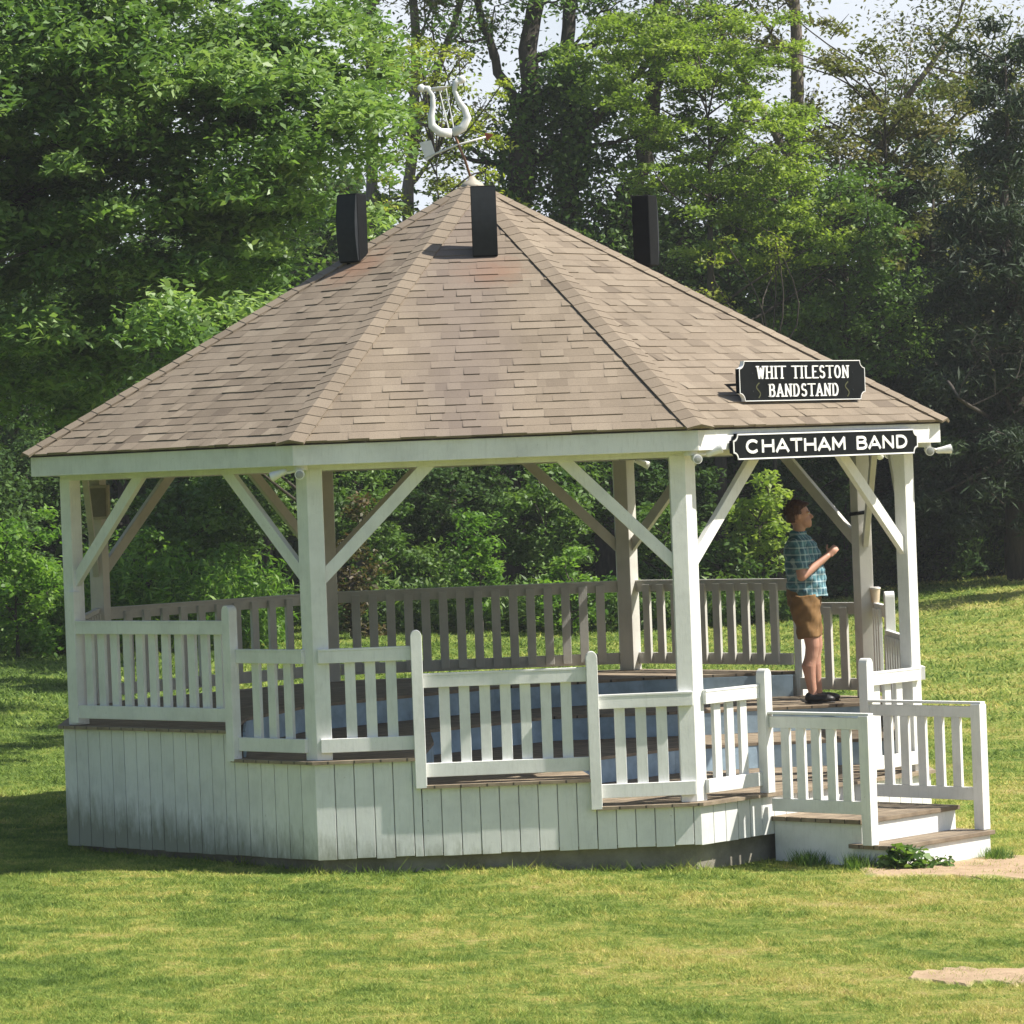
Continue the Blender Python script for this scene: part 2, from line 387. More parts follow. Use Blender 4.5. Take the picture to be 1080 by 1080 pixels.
def dirt(name, pts, seed):
    """irregular sheet following the ground; pts: spine (x,y,halfwidth)"""
    r_ = np.random.default_rng(seed); pts = np.array(pts, float)
    n = 60; t = np.linspace(0, len(pts)-1, n); s = np.stack([np.interp(t, range(len(pts)), pts[:, i]) for i in range(3)], -1)
    d = np.gradient(s[:, :2], axis=0); d /= np.linalg.norm(d, axis=1)[:, None]; nr = np.stack([-d[:, 1], d[:, 0]], -1)
    def wob(k): return 1 + .16*np.sin(t*7+k) + .14*np.sin(t*17+k*3) + .05*r_.standard_normal(n)
    wl = s[:, 2]*wob(1); wr = s[:, 2]*wob(4); K = 13; rows = []; ed = []
    for j in range(K):
        q = j/(K-1)*2-1; ww = np.where(q < 0, wl, wr)*q
        xy = s[:, :2] + nr*ww[:, None]; rows.append(np.column_stack([xy, gz(xy[:, 0], xy[:, 1]) - .030 + .044*np.clip((1-abs(j/(K-1)*2-1))*np.minimum(1, np.arange(n)/6.)*3.2, 0, 1)])); ed.append(np.full(n, 1-abs(j/(K-1)*2-1))*np.minimum(1, np.minimum(np.arange(n), 60)/6.))
    P = np.stack(rows, 1).reshape(-1, 3); f = []
    for i in range(n-1):
        for j in range(K-1): a = i*K+j; f.append((a, a+K, a+K+1, a+1))
    me = bpy.data.meshes.new(name); me.from_pydata(P.tolist(), [], f); me.update(); me.materials.append(M['dirt'])
    at_ = me.attributes.new('edge', 'FLOAT', 'POINT'); at_.data.foreach_set('value', np.stack(ed, 1).reshape(-1).astype(np.float32))
    o = bpy.data.objects.new(name, me); COL.objects.link(o); tag(o, kind='structure')
    PATHS.append(s)
dirt('dirt_path', [(2.7, -4.1, .3), (3.2, -3.75, .75), (3.7, -3.55, 1.15), (4.3, -3.5, 1.35), (5.5, -3.7, 1.35), (8, -4.2, .7), (12, -5, .8)], 3)
dirt('bare_ground', [(2.38, -9.6, .1), (2.65, -9.55, .42), (3.0, -9.5, .55), (3.7, -9.5, .65), (4.5, -9.5, .6), (5.2, -9.6, .04)], 5)

def in_path(x, y):
    m = np.zeros(len(x))
    for s in PATHS:
        for (a, b_, h) in s[::2]: m = np.maximum(m, 1 - np.sqrt((x-a)**2+(y-b_)**2)/max(h, .02))
    return (rng.uniform(.38, 1.2, len(x)) + .12*np.sin(x*9+y*5)*np.sin(y*11-x*4)) < m
def grass():
    Ps = []; Rn = []
    for (y0, y1, n, h, wd) in ((-13.5, -6.5, 260000, .024, .0038), (-6.5, -1, 150000, .027, .0050), (-1, 12, 130000, .032, .009), (12, 46, 130000, .05, .018)):
        y = rng.uniform(y0, y1, n); hw = (y+31.8)*.148 + .6
        x = rng.uniform(-1, 1, n)*hw
        cl = np.sin(x*5.1+y*3.3)+np.sin(x*11.7-y*7.9+2)+np.sin(x*2.3+y*13.1)
        od = lambda x, y: np.max([x*math.cos(-PI/2+th+q*PI/4)+y*math.sin(-PI/2+th+q*PI/4) for q in range(8)], axis=0)
        k = (od(x, y) > 3.44) & ~in_path(x, y)
        # steps footprint
        ux = x*.7266 - y*.687; wx = x*.687+y*.7266
        k &= ~((ux > 3.3) & (ux < 4.77) & (abs(wx+.0) < .67))
        x, y, cl = x[k], y[k], cl[k]; n = len(x)
        hh = h*rng.uniform(.45, 1.25, n)*(1+.20*cl)*np.where(rng.uniform(0, 1, n) < .03, 1.7, 1)
        # longer grass where the mower cannot reach: round the walls
        rr = od(x, y); near = np.exp(-((rr-3.46)/.11)**2)*(.4+.6*(np.sin(x*3.1+y*2.3)*np.sin(x*7.7-y*4.1) > -.2)); hh *= 1+near*rng.uniform(0, 2.6, n)
        a = rng.uniform(0, 2*PI, n); W = np.stack([np.cos(a), np.sin(a), np.zeros(n)], -1)*(wd*rng.uniform(.6, 1.3, n))[:, None]
        b_ = np.stack([x, y, gz(x, y)-.004], -1)
        lean = np.stack([rng.normal(0, .95, n), rng.normal(0, .95, n), np.ones(n)], -1)*hh[:, None]
        P = np.stack([b_-W, b_+W, b_+lean], 1); Ps.append(P); Rn.append(rng.uniform(0, 1, n))
    o = quads_mesh('grass_blades', np.concatenate(Ps), 3, M['blade'], rnd=np.concatenate(Rn))
    tag(o, 'short patchy mown grass over the whole lawn round the bandstand', 'grass', kind='stuff')
grass()

# ------------------------------------------------------------------ bandstand
Rp = 3.75
def C(k, r=Rp, z=0):
    t = -PI/2-PI/8+k*PI/4+th; return V(r*math.cos(t), r*math.sin(t), z)
def wall(k):
    a, b_ = C(k), C(k+1); d = unit(b_-a); n = V(d[1], -d[0], 0); return a, d, n      # origin, along, outward
UP = V(0, 0, 1); SIDE = np.linalg.norm(C(1)-C(0))
L1, L2, L3, L4 = .671, .451, .237, .022
ZB = -.296
B = empty('bandstand', (0, 0, 0))
tag(B, 'white painted octagonal bandstand with brown shingled roof standing on the lawn', 'bandstand')
_, wd1, un = wall(1)           # entrance wall: along, outward
org1 = C(1)
# segments per wall: (t0,t1,level)
a1, a2, a3 = .87, .78, 2.1
SEG = {-1: [(0, SIDE-a1, L1), (SIDE-a1, SIDE, L2)], 0: [(0, a2, L2), (a2, a3, L3), (a3, SIDE, L4)], 1: [(0, SIDE, L4)],
       2: [(0, SIDE-a3, L4), (SIDE-a3, SIDE-a2, L3), (SIDE-a2, SIDE, L2)], 3: [(0, a1, L2), (a1, SIDE, L1)],
       4: [(0, SIDE, L1)], 5: [(0, SIDE, L1)], 6: [(0, SIDE, L1)]}
CL = {0: L2, 1: L4, 2: L4, 3: L2, 4: L1, 5: L1, 6: L1, 7: L1}
def scal(r): return r/Rp
# foundation
m = MB(); m.prism([C(k, 3.70)[:2] for k in range(8)], -1.0, ZB+.05); m.build('foundation', M['concrete'], B)
# skirts
for k, segs in SEG.items():
    m = MB(); a, d, n = wall(k); rs = 3.80; a = C(k, rs); sf = rs/Rp
    for (t0, t1, z) in segs:
        t0s = 0 if t0 == 0 else (t0-SIDE/2)*1+SIDE*sf/2; t1s = SIDE*sf if t1 == SIDE else (t1-SIDE/2)+SIDE*sf/2
        q = t0s
        while q < t1s-.005:
            e = min(q+.1465, t1s); 
            if t1s-e < .03: e = t1s
            j = random.uniform(-.0012, .0012)
            zb = ZB+random.uniform(-.006, .004)
            x0 = q+.0035 if q > .001 else q; x1 = e-.0035 if e < SIDE*sf-.001 else e
            c = a+d*(x0+x1)/2-n*(.009-j); c[2] = (zb+z-.026)/2
            m.box(c, (d, -n, UP), ((x1-x0)/2, .009, (z-.026-zb)/2), random.random()); q = e
        c = a+d*(t0s+t1s)/2-n*.035; c[2] = (ZB+.02+z-.03)/2
        m.box(c, (d, -n, UP), ((t1s-t0s)/2-.02, .012, (z-.03-ZB-.02)/2), 0)
    m.build('skirt', M['skirt'], B, bevel=.002)
# floors by level: clip octagon with u-range
def clip(poly, n, c, keep_ge=True):
    out = []
    for i in range(len(poly)):
        p, q = poly[i], poly[(i+1) % len(poly)]; dp = np.dot(p, n)-c; dq = np.dot(q, n)-c
        if not keep_ge: dp, dq = -dp, -dq
        if dp >= 0: out.append(p)
        if dp*dq < 0: out.append(p+(q-p)*dp/(dp-dq))
    return out
U2 = un[:2]; W2 = wd1[:2]
uA = float(np.dot((C(-1)+unit(C(0)-C(-1))*(SIDE-a1))[:2], U2)); a0, d0, n0 = wall(0)
uB = float(np.dot((a0+d0*a2)[:2], U2)); uC = float(np.dot((a0+d0*a3)[:2], U2))
octo = [C(k, 3.845)[:2] for k in range(8)]
def uw(u, w_): return np.append(U2*u+W2*w_, 0.)
def wpt(k, t, rr):                       # point on wall k at distance t, pushed out to ring radius rr
    a, d, n = wall(k); return a+d*t+n*((rr-Rp)*math.cos(PI/8))
RISE = [(L1, L2, [(-.42, 2.45), (-1.05, 1.15), (-1.05, -1.15), (-.42, -2.45)], (-1, SIDE-a1), (3, a1)),
        (L2, L3, [(1.0, 1.75), (-.02, .75), (-.02, -.75), (1.0, -1.75)], (0, a2), (2, SIDE-a2)),
        (L3, L4, [(1.95, 1.15), (1.60, .5), (1.60, -.5), (1.95, -1.15)], (0, a3), (2, SIDE-a3))]
prev = None
for (zh, zl, inner, left, right) in RISE:
    ro, ri = 3.845, 3.60
    lp, rp_ = wpt(left[0], left[1], ro), wpt(right[0], right[1], ro)
    outer = [lp]
    if prev is None: outer += [C(k, ro) for k in (-1, -2, -3, -4)]
    else:
        (pk, pt), (qk, qt) = prev
        if left[0] != pk: outer.append(C(0, ro))
        outer += [wpt(pk, pt, ro), wpt(pk, pt, ri)]+[C(k, ri) for k in (-1, -2, -3, -4)]+[wpt(qk, qt, ri), wpt(qk, qt, ro)]
        if right[0] != qk: outer.append(C(3, ro))
    outer.append(rp_)
    poly = outer+[uw(*q) for q in inner]
    m = MB(); m.prism([tuple(p[:2]) for p in poly][::-1], zh-.024, zh, .7); m.build('floor_deck', M['deck'], B)
    pts = [wpt(right[0], right[1], 3.66)]+[uw(*q) for q in inner]+[wpt(left[0], left[1], 3.66)]
    m = MB()
    for p, q in zip(pts[:-1], pts[1:]):
        d = unit(q-p); n_ = np.cross(d, UP)
        if np.dot(n_, un) > 0: n_ = -n_
        c = (p+q)/2+n_*.014+UP*(zh-.026+zl+.002)/2; m.box(c, (d, -n_, UP), (np.linalg.norm(q-p)/2, .010, (zh-.026-zl-.002)/2), random.random())
    m.build('step_riser', M['blue'], B)
    prev = (left, right)
m = MB(); (pk, pt), (qk, qt) = prev
m.prism([tuple(p[:2]) for p in [wpt(pk, pt, 3.845), C(1, 3.845), C(2, 3.845), wpt(qk, qt, 3.845), wpt(qk, qt, 3.6)]+[C(k, 3.6) for k in (3, 4, 5, 6, 7, 8)]+[wpt(pk, pt, 3.6)]], L4-.024, L4, .7)
m.build('floor_deck', M['deck'], B)
# posts with braces
for k in range(8):
    c = C(k); _, dn, nn = wall(k); _, dp_, np_ = wall(k-1)
    wv = .118; dep = .115
    poly = [c-dp_*wv-np_*dep, c-dp_*wv, c, c+dn*wv, c+dn*wv-nn*dep]
    mid = c-unit(c)*.19
    poly = [p[:2] for p in poly]
    m = MB(); m.prism([tuple(p) for p in [poly[0], poly[1], poly[2], poly[3], poly[4]]], CL[k]+.002, 2.66, .8)
    pm = M['shadewhite' if k in (3, 4, 5, 6) else 'white']; p = m.build('post', pm, B, bevel=.004)
    for (dd, n_) in ((dn, nn), (-dp_, np_)):
        m = MB(); s0 = c-n_*.055+dd*.085; s1 = s0.copy(); s0 = s0+UP*1.83; s1 = s1+dd*.83+UP*(1.83+.83)
        # mitred ends: parallelogram prism in the wall plane
        wv2 = .062
        pl = [(0, -.0), (.87, .87), (.87-.13, .87), (0, .13)]
        X = dd; Z = n_; Y = UP; o_ = c-n_*.080+dd*.118+UP*1.79
        if np.dot(np.cross(X, Y), Z) < 0: pl = pl[::-1]
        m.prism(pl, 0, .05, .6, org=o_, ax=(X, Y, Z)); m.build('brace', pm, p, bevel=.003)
# header, soffit, fascia
for k in range(8):
    a, d, n = wall(k)
    m = MB(); q0, q1, q2, q3 = C(k, 3.745), C(k+1, 3.745), C(k+1, 3.60), C(k, 3.60)
    m.prism([q[:2] for q in (q0, q1, q2, q3)], 2.645, 2.80, .3); m.build('header_beam', M['white'], B, bevel=.003)
m = MB()
for k in range(8):
    m.prism([q[:2] for q in (C(k, 3.955), C(k+1, 3.955), C(k+1, 3.747), C(k, 3.747))], 2.700, 2.712)
m.build('soffit', M['white'], B)
# roof
Re, Ze, Za = 4.03, 2.865, 5.05
roof = MB(); APX = V(0, 0, Za)
for k in range(8):
    A_, B_ = C(k, Re, Ze), C(k+1, Re, Ze); mid = (A_+B_)/2; d = unit(B_-A_); s = APX-mid; SL = np.linalg.norm(s); s = s/SL
    n = unit(np.cross(d, s)); WID = np.linalg.norm(B_-A_)
    ex = .118; nr = int(SL/ex)+1; wdt = lambda q: WID*(1-q/SL)/2
    for j in range(nr):
        q0 = j*ex; q1 = min(q0+ex*1.12, SL-.001)
        if q0 >= SL-.02: break
        x = -wdt(q0)-random.uniform(0, .3); tone = random.uniform(-.06, .06)
        while x < wdt(q0):
            big = random.random() < .5
            x2 = x+(random.uniform(.15, .24) if big else random.uniform(.07, .15))
            xa, xb = max(x, -wdt(q0)), min(x2, wdt(q0)); ta, tb = max(x, -wdt(q1)), min(x2, wdt(q1))
            if xb-xa > .004:
                if ta >= tb: ta = tb = min(max((xa+xb)/2, -wdt(q1)), wdt(q1))
                h0 = random.choice((.003, .004, .007, .010)); h1 = .001
                jq = random.uniform(-.006, .004)
                P = [mid+d*xa+s*(q0+jq)+n*h0, mid+d*xb+s*(q0+jq)+n*h0, mid+d*tb+s*q1+n*h1, mid+d*ta+s*q1+n*h1,
                     mid+d*xa+s*(q0+jq)-n*.012, mid+d*xb+s*(q0+jq)-n*.012]
                t = min(1, max(0, random.gauss(.5, .2)+tone))
                roof.add(P, [(0, 1, 2, 3), (4, 5, 1, 0)], t)
            x = x2
rf = roof.build('roof', M['shingle'], B)
m = MB()
tops = [C(k, 4.0, 2.845) for k in range(8)]; 
for k in range(8): m.add([C(k, 4.0, 2.845), C(k+1, 4.0, 2.845), APX-UP*.03], [(0, 1, 2)]); m.add([C(k, 3.96, 2.812), C(k+1, 3.96, 2.812), APX-UP*.07], [(2, 1, 0)])
m.build('roof_underside', M['ply'], rf)
for k in range(8):
    m = MB(); q = [C(k, 3.985), C(k+1, 3.985), C(k+1, 3.958), C(k, 3.958)]
    m.prism([p[:2] for p in q], 2.688, 2.842, .7+.3*random.random()); m.build('fascia', M['white'], rf, bevel=.003)
for k in range(8):
    m = MB(); a = C(k, Re+.012, Ze); dv = APX-a; L = np.linalg.norm(dv); dv /= L
    tn = unit(np.cross(UP, dv)); 
    nl = unit(np.cross(unit(C(k, Re)-C(k-1, Re)), unit(APX-(C(k, Re, Ze)+C(k-1, Re, Ze))/2))); nr_ = unit(np.cross(unit(C(k+1, Re)-C(k, Re)), unit(APX-(C(k, Re, Ze)+C(k+1, Re, Ze))/2)))
    sl_ = unit(np.cross(dv, nl)); sr_ = unit(np.cross(nr_, dv))   # directions away from the hip in each face
    if np.dot(sl_, C(k-1)-C(k)) < 0: sl_ = -sl_
    if np.dot(sr_, C(k+1)-C(k)) < 0: sr_ = -sr_
    up_ = unit(nl+nr_); q = 0; hw = .115
    while q < L-.10:
        e = min(q+.155, L); P = []
        for (t, lift, hh) in ((q, .019, hw), (e, .014, hw)):
            hh = min(hh, (L-t)*.30+.02); base = a+dv*t
            P += [base+sl_*hh+nl*lift*.9, base+up_*(lift+.004), base+sr_*hh+nr_*lift*.9]
        base = a+dv*q; hh = min(hw, (L-q)*.30+.02)
        P += [base+sl_*hh-nl*.004, base-up_*.0, base+sr_*hh-nr_*.004]
        m.add(P, [(0, 3, 4, 1)[::-1], (1, 4, 5, 2)[::-1], (0, 1, 7, 6)[::-1], (1, 2, 8, 7)[::-1], (0, 3, 6), (2, 5, 8)], min(1, max(0, random.gauss(.55, .14)))); q += .135
    m.build('hip_cap', M['hip'], rf)
m = MB(); m.tube([APX-UP*.06, APX-UP*.005, APX+UP*.02, APX+UP*.05], [.13, .08, .04, .02], 16); m.build('apex_cap', plain('apex_cap_lead', (.40, .36, .29), .6), rf, smooth=True)

# railings
HR = .845
def newel(k, t, zb, zt, parent=B, base=None):
    a, d, n = wall(k); c = a+d*t+n*.045
    m = MB(); c2 = c.copy(); h = .043
    pr = [(-h, 0), (h, 0)] + [(h*math.cos(R(q)), zt-zb-.05+.05*math.sin(R(q))) for q in range(0, 181, 20)]
    X, Y, Z = d, UP, n
    if np.dot(np.cross(X, Y), Z) < 0: X = -X
    m.prism(pr, -h, h, .8, org=c2+UP*zb, ax=(X, Y, Z)); return m.build('newel', M['white'], parent, bevel=.004)
def railing(org, d, n, t0, t1, z, parent=B, nb=None, off=(0, .036), zr=(.06, .165), top=HR, ends=(0.0, 0.0), pitch_=.175, mt='white'):
    r_ = empty('railing'); r_.parent = parent
    c = (off[0]+off[1])/2; ht = (off[1]-off[0])/2
    def bar(z0, z1, name, ext=0, a=.8):
        m = MB(); p = org+d*(t0+t1)/2+n*c; p = p+UP*(z0+z1)/2
        m.box(p, (d, -n, UP), ((t1-t0)/2, ht+ext, (z1-z0)/2), a); return m
    m = bar(z+top-.108, z+top-.018, 'top_rail'); p = org+d*(t0+t1)/2+n*(c-.004)+UP*(z+top-.009); m.box(p, (d, -n, UP), ((t1-t0)/2-.001, ht+.007, .009), .5)
    m.build('top_rail', M[mt], r_, bevel=.003)
    bar(z+zr[0], z+zr[1], 'bottom_rail').build('bottom_rail', M[mt], r_, bevel=.003)
    s0, s1 = t0+ends[0], t1-ends[1]; L = s1-s0
    if nb is None: nb = max(1, round(L/pitch_-.4))
    for i in range(nb):
        t = s0+L*(i+1)/(nb+1)+random.uniform(-.002, .002) if nb > 0 else 0
        m = MB(); p = org+d*t+n*(off[0]-.0165)+UP*(z+(zr[0]+.02+top-.04)/2)
        m.box(p, (d, -n, UP), (.0405, .0165, (top-.04-zr[0]-.02)/2), random.random()); m.build('baluster', M[mt], r_, bevel=.003)
    return r_
W_ = {k: wall(k) for k in range(-1, 7)}
def RW(k, t0, t1, z, **kw): a, d, n = W_[k]; return railing(a, d, n, t0, t1, z, **kw)
N_ = .043
RW(-1, .05, SIDE-a1-N_, L1, nb=11, ends=(.07, 0)); RW(-1, SIDE-a1+N_, SIDE-.09, L2, nb=3, ends=(0, .03))
RW(0, .035, a2-N_, L2, nb=3, ends=(.08, 0)); RW(0, a2+N_, a3-N_, L3, nb=7); RW(0, a3+N_, SIDE-.01, L4, nb=3, ends=(0, .08))
o1, o2 = .79, 2.08
RW(1, .10, o1-N_, L4, nb=3, ends=(.01, 0)); RW(1, o2+N_, SIDE-.045, L4, nb=3, ends=(0, .10))
RW(2, .01, SIDE-a3-N_, L4, nb=3, ends=(.10, 0)); RW(2, SIDE-a3+N_, SIDE-a2-N_, L3, nb=7); RW(2, SIDE-a2+N_, SIDE-.01, L2, nb=3, ends=(0, .10))
RW(3, .01, a1-N_, L2, nb=3, ends=(.10, 0), off=(-.036, 0), mt='shadewhite'); RW(3, a1+N_, SIDE-.01, L1, nb=10, ends=(0, .08), off=(-.036, 0), mt='shadewhite')
RW(4, .12, SIDE-.12, L1, nb=15, off=(-.07, -.034), mt='shadewhite'); RW(5, .12, SIDE-.12, L1, nb=11, off=(-.07, -.034), mt='shadewhite'); RW(6, .12, SIDE-.05, L1, nb=8, off=(-.07, -.034), mt='shadewhite')
newel(-1, SIDE-a1, L2-.02, L1+.965); newel(0, a2, L3-.02, L2+.965); newel(0, a3, L4-.02, L3+.965)
newel(1, o1, L4+.003, L4+.965); newel(1, o2, L4+.003, L4+.965)
newel(2, SIDE-a3, L4-.02, L3+.965); newel(2, SIDE-a2, L3-.02, L2+.965); newel(3, a1, L2-.02, L1+.965)
# short inner stub post beside the front-left corner
a, d, n = W_[-1]; m = MB(); m.box(a+d*.12+n*.003+UP*(L1+.55), (d, -n, UP), (.045, .04, .53), .9); m.build('stub_post', M['white'], B, bevel=.003)

# entrance steps
ST = empty('entrance_steps'); ST.parent = B
ap = Rp*math.cos(PI/8); sk_ap = 3.80*math.cos(PI/8)-ap
def sbox(m, t0, t1, u0_, u1_, z0, z1, a=.7):
    c = org1+wd1*(t0+t1)/2+un*(u0_+u1_)/2+UP*(z0+z1)/2; m.box(c, (wd1, -un, UP), ((t1-t0)/2, (u1_-u0_)/2, (z1-z0)/2), a)
m = MB(); sbox(m, .85, 2.05, .05, .90, -.75, -.196); m.build('step_box', M['skirt'], ST, bevel=.003)
m = MB(); sbox(m, .835, 2.065, .80, 1.215, -.80, -.379); m.build('step_box', M['skirt'], ST, bevel=.003)
m = MB()
for i in range(6): sbox(m, .815, 2.085, .048+i*.146, .048+i*.146+.142, -.194, -.160, random.random())
m.build('tread', M['deck'], ST, bevel=.003)
m = MB()
for i in range(3): sbox(m, .80, 2.10, .805+i*.146, .805+i*.146+.142, -.377, -.345, random.random())
m.build('tread', M['deck'], ST, bevel=.003)
for t, nm in ((.80, 0), (2.07, 1)):
    # end post stands on the lower tread
    m = MB(); uo = 1.02 if nm == 0 else 1.14
    sbox(m, t-.045, t+.045, uo-.045, uo+.045, -.345 if nm == 0 else -.343, .635, .9); m.build('end_post', M['white'], ST, bevel=.004)
    o_ = org1+wd1*t; railing(o_, un, wd1*(-1 if nm == 0 else 1), .09, uo+(.045 if nm == 0 else .03), -.205, parent=ST, nb=5, off=(-.018, .018), zr=(.075, .18), top=.85, ends=(.02, .10)) if False else None
    m = MB()
    e = uo-.046
    sbox(m, t-.02, t+.02, .09, e, .530, .618, .8); sbox(m, t-.032, t+.032, .088, e+.09, .636, .655, .6); m.build('top_rail', M['white'], ST, bevel=.003)
    m = MB(); sbox(m, t-.02, t+.02, .09, e, -.115, -.015, .8); m.build('bottom_rail', M['white'], ST, bevel=.003)
    for i in range(5):
        q = .09+(e-.09)*(i+1)/6
        m = MB(); sbox(m, t-.017, t+.017, q-.04, q+.04, -.014, .529, random.random()); m.build('baluster', M['white'], ST, bevel=.003)

# ------------------------------------------------------------------ lettering (stroke font)
def arc(cx, cy_, rx, ry, a0, a1, n=10): return [(cx+rx*math.cos(R(a0+(a1-a0)*i/n)), cy_+ry*math.sin(R(a0+(a1-a0)*i/n))) for i in range(n+1)]
GL = {'C': [arc(.5, .5, .45, .5, 48, 312, 14)], 'H': [[(.05, 0), (.05, 1)], [(.85, 0), (.85, 1)], [(.05, .52), (.85, .52)]],
 'A': [[(0, 0), (.45, 1), (.9, 0)], [(.16, .3), (.74, .3)]], 'T': [[(.42, 0), (.42, 1)], [(0, 1), (.84, 1)]],
 'M': [[(.04, 0), (.06, 1), (.5, .25), (.94, 1), (.96, 0)]], 'B': [[(.08, 0), (.08, 1)], [(.08, 1), (.45, 1)]+arc(.45, .77, .28, .23, 90, -90, 8)+[(.08, .54)], [(.45, .54)]+arc(.48, .27, .32, .27, 90, -90, 8)+[(.08, 0)]],
 'N': [[(.06, 0), (.06, 1), (.84, 0), (.84, 1)]], 'D': [[(.08, 0), (.08, 1)], [(.08, 1), (.38, 1)]+arc(.38, .5, .46, .5, 90, -90, 12)+[(.08, 0)]],
 'W': [[(0, 1), (.25, 0), (.5, .85), (.75, 0), (1, 1)]], 'I': [[(.15, 0), (.15, 1)]], 'L': [[(.08, 1), (.08, 0), (.72, 0)]],
 'E': [[(.72, 1), (.08, 1), (.08, 0), (.75, 0)], [(.08, .53), (.6, .53)]], 'S': [arc(.42, .75, .33, .25, 35, 255, 10)+arc(.40, .26, .36, .26, 75, -150, 12)],
 'O': [arc(.45, .5, .42, .5, 90, 450, 18)]}
ADV = {'C': 1.0, 'H': .9, 'A': .9, 'T': .84, 'M': 1., 'B': .82, 'N': .9, 'D': .86, 'W': 1., 'I': .3, 'L': .74, 'E': .78, 'S': .8, 'O': .9, ' ': .5}
def stroke(m, pts, tx, ty, org, X, Y, Z, z0, z1):
    """polyline ribbon, thickness tx for vertical strokes and ty for horizontal ones"""
    for i in range(len(pts)-1):
        p, q = V(*pts[i]), V(*pts[i+1]); d = q-p; L = np.linalg.norm(d)
        if L < 1e-6: continue
        d /= L; o = V(-d[1], d[0]); hw = math.hypot(o[0]*tx, o[1]*ty)/2
        e = min(hw, .5*min(tx, ty))*.6
        P = [p-d*e-o*hw, q+d*e-o*hw, q+d*e+o*hw, p-d*e+o*hw]
        m.prism([tuple(r_) for r_ in P], z0, z1+i*2e-5, .9, org=org, ax=(X, Y, Z))
def text(m, s, w, h, org, X, Y, Z, tx, ty, z0, z1, serif=0, gap=.28):
    tot = sum(ADV[c] for c in s)+gap*(len(s)-1); k = w/tot; x = -w/2
    for ch in s:
        if ch != ' ':
            for st in GL[ch]:
                stroke(m, [(x+p[0]*k, (p[1]-.5)*h) for p in st], tx, ty, org, X, Y, Z, z0, z1)
                if serif and ch not in 'SOC':
                    for p in (st[0], st[-1]):
                        if p[1] in (0, 1):
                            xx = x+p[0]*k; yy = (p[1]-.5)*h; stroke(m, [(xx-serif, yy), (xx+serif, yy)], tx, ty*.9, org, X, Y, Z, z0, z1+.0002)
        x += (ADV[ch]+gap)*k
def plate(w, h, c, concave=True):
    P = []
    for (sx, sy, a0) in ((1, -1, 0), (1, 1, 1), (-1, 1, 2), (-1, -1, 3)):
        X0, Y0 = sx*w/2, sy*h/2
        if concave:
            st = {0: (180, 90), 1: (270, 180), 2: (0, -90), 3: (90, 0)}[a0]
            P += [(X0+c*math.cos(R(st[0]+(st[1]-st[0])*i/5)), Y0+c*math.sin(R(st[0]+(st[1]-st[0])*i/5))) for i in range(6)]
        else:
            st = {0: (270, 360), 1: (0, 90), 2: (90, 180), 3: (180, 270)}[a0]
            e = c
            P += [(X0-sx*e+e*math.cos(R(st[0]+90*i/6)), Y0-sy*e+e*math.sin(R(st[0]+90*i/6))) for i in range(7)]
    return P
def rimof(m, poly, tk, org, X, Y, Z, z0, z1):
    n = len(poly)
    for i in range(n): stroke(m, [poly[i], poly[(i+1) % n]], tk, tk, org, X, Y, Z, z0, z1)
SX = wd1; SZ = un; SY = UP
PE = C(1, 4.015)
# lower sign, hung on the entrance fascia
so = PE+wd1*1.53+UP*2.705+un*.0; offs = float(np.dot(C(1, 3.985)-C(1, 4.015), un))
sg = empty('band_sign'); tag(sg, 'long narrow black sign reading CHATHAM BAND fixed across the white fascia above the entrance', 'sign')
P0 = so+un*(offs+.012)
pl = plate(2.34, .205, .055)
m = MB(); m.prism(pl, 0, .03, .5, org=P0, ax=(SX, SY, SZ)); m.build('sign_board', M['signblack'], sg)
m = MB(); pr = plate(2.315, .187, .05); rimof(m, pr, .011, P0, SX, SY, SZ, .029, .035); m.build('border', M['signwhite'], sg)
m = MB(); text(m, 'CHATHAM BAND', 2.02, .088, P0, SX, SY, SZ, .024, .021, .029, .036, gap=.22); m.build('lettering', M['signwhite'], sg)
# upper sign, standing on the roof slope
so = PE+wd1*1.59+UP*3.213-un*.29
P0 = so
sg = empty('name_sign'); tag(sg, 'black two-line sign reading WHIT TILESTON BANDSTAND standing on the roof shingles', 'sign')
m = MB(); pl = plate(1.585, .314, .062); m.prism(pl, 0, .035, .5, org=P0, ax=(SX, SY, SZ)); m.build('sign_board', M['signblack'], sg)
m = MB(); rimof(m, plate(1.578, .308, .06), .006, P0, SX, SY, SZ, .002, .039); m.build('border', M['signwhite'], sg)
m = MB(); text(m, 'WHIT TILESTON', 1.14, .092, P0+UP*.066, SX, SY, SZ, .020, .010, .034, .041, serif=.018, gap=.46)
text(m, 'BANDSTAND', .86, .092, P0-UP*.075, SX, SY, SZ, .020, .010, .034, .041, serif=.018, gap=.46); m.build('lettering', M['signwhite'], sg)
for sx in (-1, 1):     # dim gilt clef flourish each side of the lower line
    m = MB(); q = [(sx*.56+.018*math.sin(i*.55)*(1+i*.05), -.075+(-.055+.0095*i)) for i in range(13)]
    stroke(m, q, .010, .010, P0, SX, SY, SZ, .034, .037); m.build('emblem', M['signgold'], sg)
    for yy in (.06, -.08):
        m = MB(); m.tube([P0+SX*sx*.63+UP*yy+SZ*.034, P0+SX*sx*.63+UP*yy+SZ*.04], .006, 8); m.build('screw', M['grey'], sg)
m = MB()
for sx in (-.6, .6): m.beam(P0+SX*sx-SZ*.02-UP*.02, P0+SX*sx-SZ*.30-UP*.02, UP, .03, .02); m.beam(P0+SX*sx-SZ*.012-UP*.14, P0+SX*sx-SZ*.012+UP*.12, SZ, .03, .02)
m.build('bracket', M['grey'], sg)

